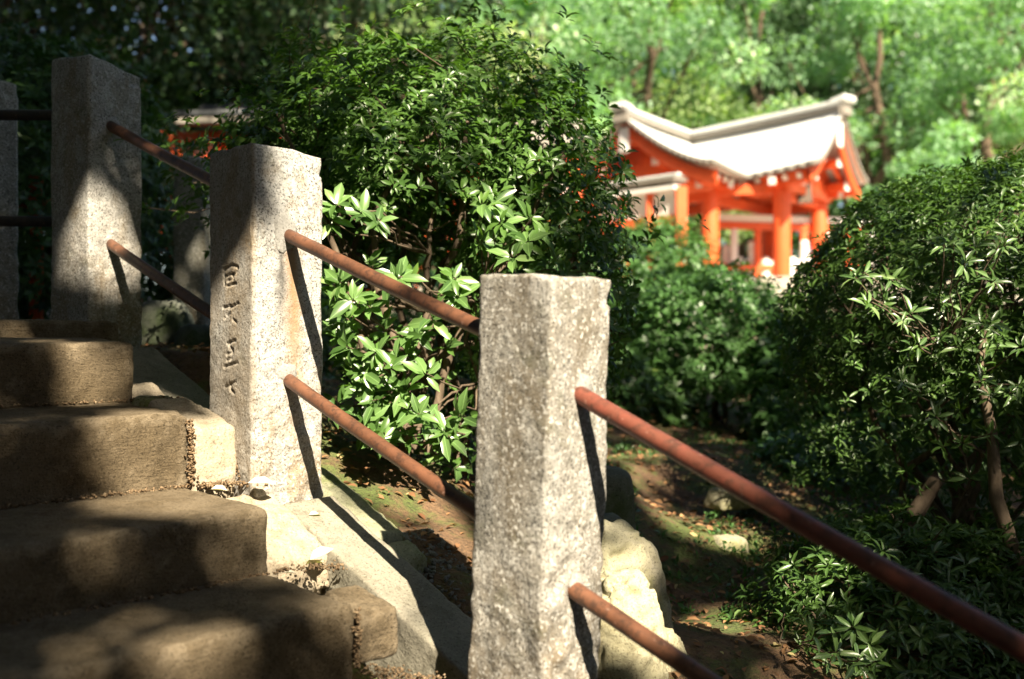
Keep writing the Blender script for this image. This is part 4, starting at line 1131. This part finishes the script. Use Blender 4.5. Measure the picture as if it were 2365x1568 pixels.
gap(at(2050, 690, 2.55), .14, .10); gap(at(2260, 660, 2.55), .18, .12, .3); gap(at(2150, 470, 2.9), .45, .14, .25); gap(at(2000, 560, 2.8), .2, .14, .5); gap(at(2320, 850, 2.5), .10, .14, .2); gap(at(2140, 840, 2.6), .10, .08, .2)
gap(at(2230, 380, 3.1), .35, .12, .3); gap(at(1900, 480, 3.1), .15, .06, .4)
gap(at(1940, 1500, 2.2), .08, .05, .2); gap(at(1800, 1150, 3.8), .08, .05); gap(at(1870, 1210, 3.7), .08, .04)
gap(at(1450, 950, 1.62), .10, .06, .2); gap(at(2270, 1440, 1.27), .12, .05, .2); gap(at(1680, 1470, 2.7), .16, .05); gap(at(1600, 1260, 3.3), .12, .05, .2); gap(at(1500, 1010, 4.2), .25, .06, .3)
gap(at(1640, 1200, 3.5), .3, .14, .22); gap(at(1000, 180, 2.9), .10, .08); gap(at(850, 180, 2.9), .09, .06); gap(at(1000, 600, 2.9), .22, .2, .15); gap(at(1250, 250, 2.9), .3, .22, .45); gap(at(1000, 260, 2.9), .35, .2, .6); gap(at(1330, 480, 2.9), .12, .2, .4); gap(at(1150, 110, 3.1), .5, .05, .4)
gap(at(1260, 640, 1.66), .1, .02, .2); gap(at(1600, 560, 8), .6, .25, .15); gap(at(1640, 640, 5.3), .5, .10, .25); gap(at(470, 120, 4.5), .3, .06, .2); gap(at(500, 300, 8.3), .35, .18, .25); gap(at(330, 150, 4.2), .5, .08, .5)
gap(at(2300, 1180, 2.6), .05, .2, .3); gap(at(120, 790, 2.45), .2, .03, .3)
def shade_filter(P):
    uv = sp(P); keep = np.ones(len(P), bool)
    k = (P[:, 2] - .3) / -LDn[2]
    gx = P[:, 0] + LDn[0] * k; gy = P[:, 1] + LDn[1] * k
    near_ = (gy < 7.5)
    # right of the clearing the plants are in full sun
    keep &= np.where(near_, (gx < 4.2) | (P[:, 0] > 4.4), gx < -.06 * gy - .2)
    part = (gx > .1) & (gy > 4.6) & near_
    keep &= ~(part & (rng.random(len(P)) < .74))
    leafy = (gx > -1.3) & (gy > 2.9) & (gy < 5.2)
    keep &= ~(leafy & (rng.random(len(P)) < .64))
    r_ = rng.random(len(P))
    for (c, ru, rv, left) in GAPS:
        d = ((uv[:, 0] - c[0]) / ru) ** 2 + ((uv[:, 1] - c[1]) / rv) ** 2
        keep &= ~((d < 1) & (r_ > left))
    out = P[:, 2] > .40 * np.maximum(P[:, 1], 0) + 1.2      # stay above the view
    return keep & out
def clear_of_gaps(P):
    P = np.concatenate([P[:-1] + (P[1:] - P[:-1]) * k for k in np.linspace(0, 1, 9)])
    uv = sp(P)
    for (c, ru, rv, left) in GAPS:
        if (((uv[:, 0] - c[0]) / (ru + .05)) ** 2 + ((uv[:, 1] - c[1]) / (rv + .05)) ** 2 < 1).any(): return False
    return True
def shade_tree(label, base, c, r, n, L=(.10, .17), fork=None):
    root = empty('overhead_tree', base, label, 'tree', 'trees overhead shading the stairs')
    c = np.array(c, float); r = np.array(r, float)
    d = rng.uniform(-1, 1, (int(n * 2), 3)); d = d[(np.abs(d[:, 0]) ** 3 + np.abs(d[:, 1]) ** 3 + np.abs(d[:, 2]) ** 2) < 1][:n]
    P = c + r * d; P = P[shade_filter(P)]; m_ = len(P)
    a = rng.normal(size=(m_, 3)); nn = -LDn * .8 + rng.normal(0, .5, (m_, 3))
    V, T, R = leaf_arrays(P - a / np.linalg.norm(a, axis=1)[:, None] * .06, a, nn, rng.uniform(L[0], L[1], m_), .6, False)
    f = link('crown', poly_mesh('crown', V, T, False, R), MT['leaf_shade'], root); f['kind'] = 'stuff'
    base = np.array(base, float)
    top = np.array([base[0], base[1], c[2] - r[2] * .3]) if fork is None else np.array(fork, float)
    Pt = wiggle(base - (0, 0, .3), top, 12, .03); R_ = np.linspace(.24, .12, 12); tb = [(Pt, R_)]
    tries = 0
    while len(tb) < 9 and tries < 60:
        tries += 1
        an = rng.uniform(0, 6.28); k = rng.uniform(.3, .8); q = c + r * np.array([math.cos(an) * k, math.sin(an) * k, .2])
        Pl = wiggle(Pt[-1 - tries % 4], q, 8, .06)
        if clear_of_gaps(Pl): tb.append((Pl, np.linspace(.08, .02, 8)))
    link('trunk', tubes_mesh('trunk', tb, 8), MT['bark_tree'], root)
shade_tree('tree behind the camera whose crown shades the steps', (6.2, -3.5, gz(6.2, -3.5)), (1.5, -2.6, 5.6), (5.0, 4.4, 1.2), 72000)
shade_tree('tree left of the stairs whose crown shades the landing', (-5.5, 2.2, gz(-5.5, 2.2)), (-2.6, 1.2, 6.8), (5.0, 4.8, 1.2), 32000)
shade_tree('tall tree left of the view whose crown shades the evergreens', (-10, 7, gz(-10, 7)), (-5.0, 6.8, 8.8), (6.8, 6.2, 1.5), 34000, (.14, .24))
shade_tree('unseen broad tree farther back behind the foot of the stairs, added to block sky light', (-1, -9, gz(-1, -9)), (0, -8.6, 5.2), (7.5, 4.2, 1.6), 16000, (.2, .34))  # the broad trees are added out of view to cut the sky's fill
shade_tree('broad tree to the right of the stairs, out of view, added to block sky light', (8.6, 0, gz(8.6, 0)), (8.0, 1.6, 6.2), (4.2, 6.4, 1.4), 15000, (.2, .34))
shade_tree('broad tree to the left of the stairs, out of view, added to block sky light', (-8.6, -4, gz(-8.6, -4)), (-7.6, -3.4, 5.8), (4.0, 4.2, 1.4), 9000, (.2, .34))

# the wood behind the camera
for k, (x, y, z, r) in enumerate([(-7, -3, 1.5, 3.2), (-4.5, -8, 1.2, 3.4), (0.5, -10.5, .5, 3.6), (5.5, -8, .5, 3.4), (8, -2.5, 1.0, 3.2), (8.5, 3.2, 1.6, 2.6), (-8, 2.5, 2.2, 2.6)]):
    tree('woodland_tree', ['leftmost', 'second', 'third', 'fourth', 'fifth', 'sixth', 'last'][k] + ' of the dense woodland trees standing behind and beside the camera', (x, y, gz(x, y)), (x, y, z), (r, r, r * 1.15), 120, 5000, 1.0, (.25, .45), MT['leaf_forest'], .2, 'woodland trees around the foot of the stairs')
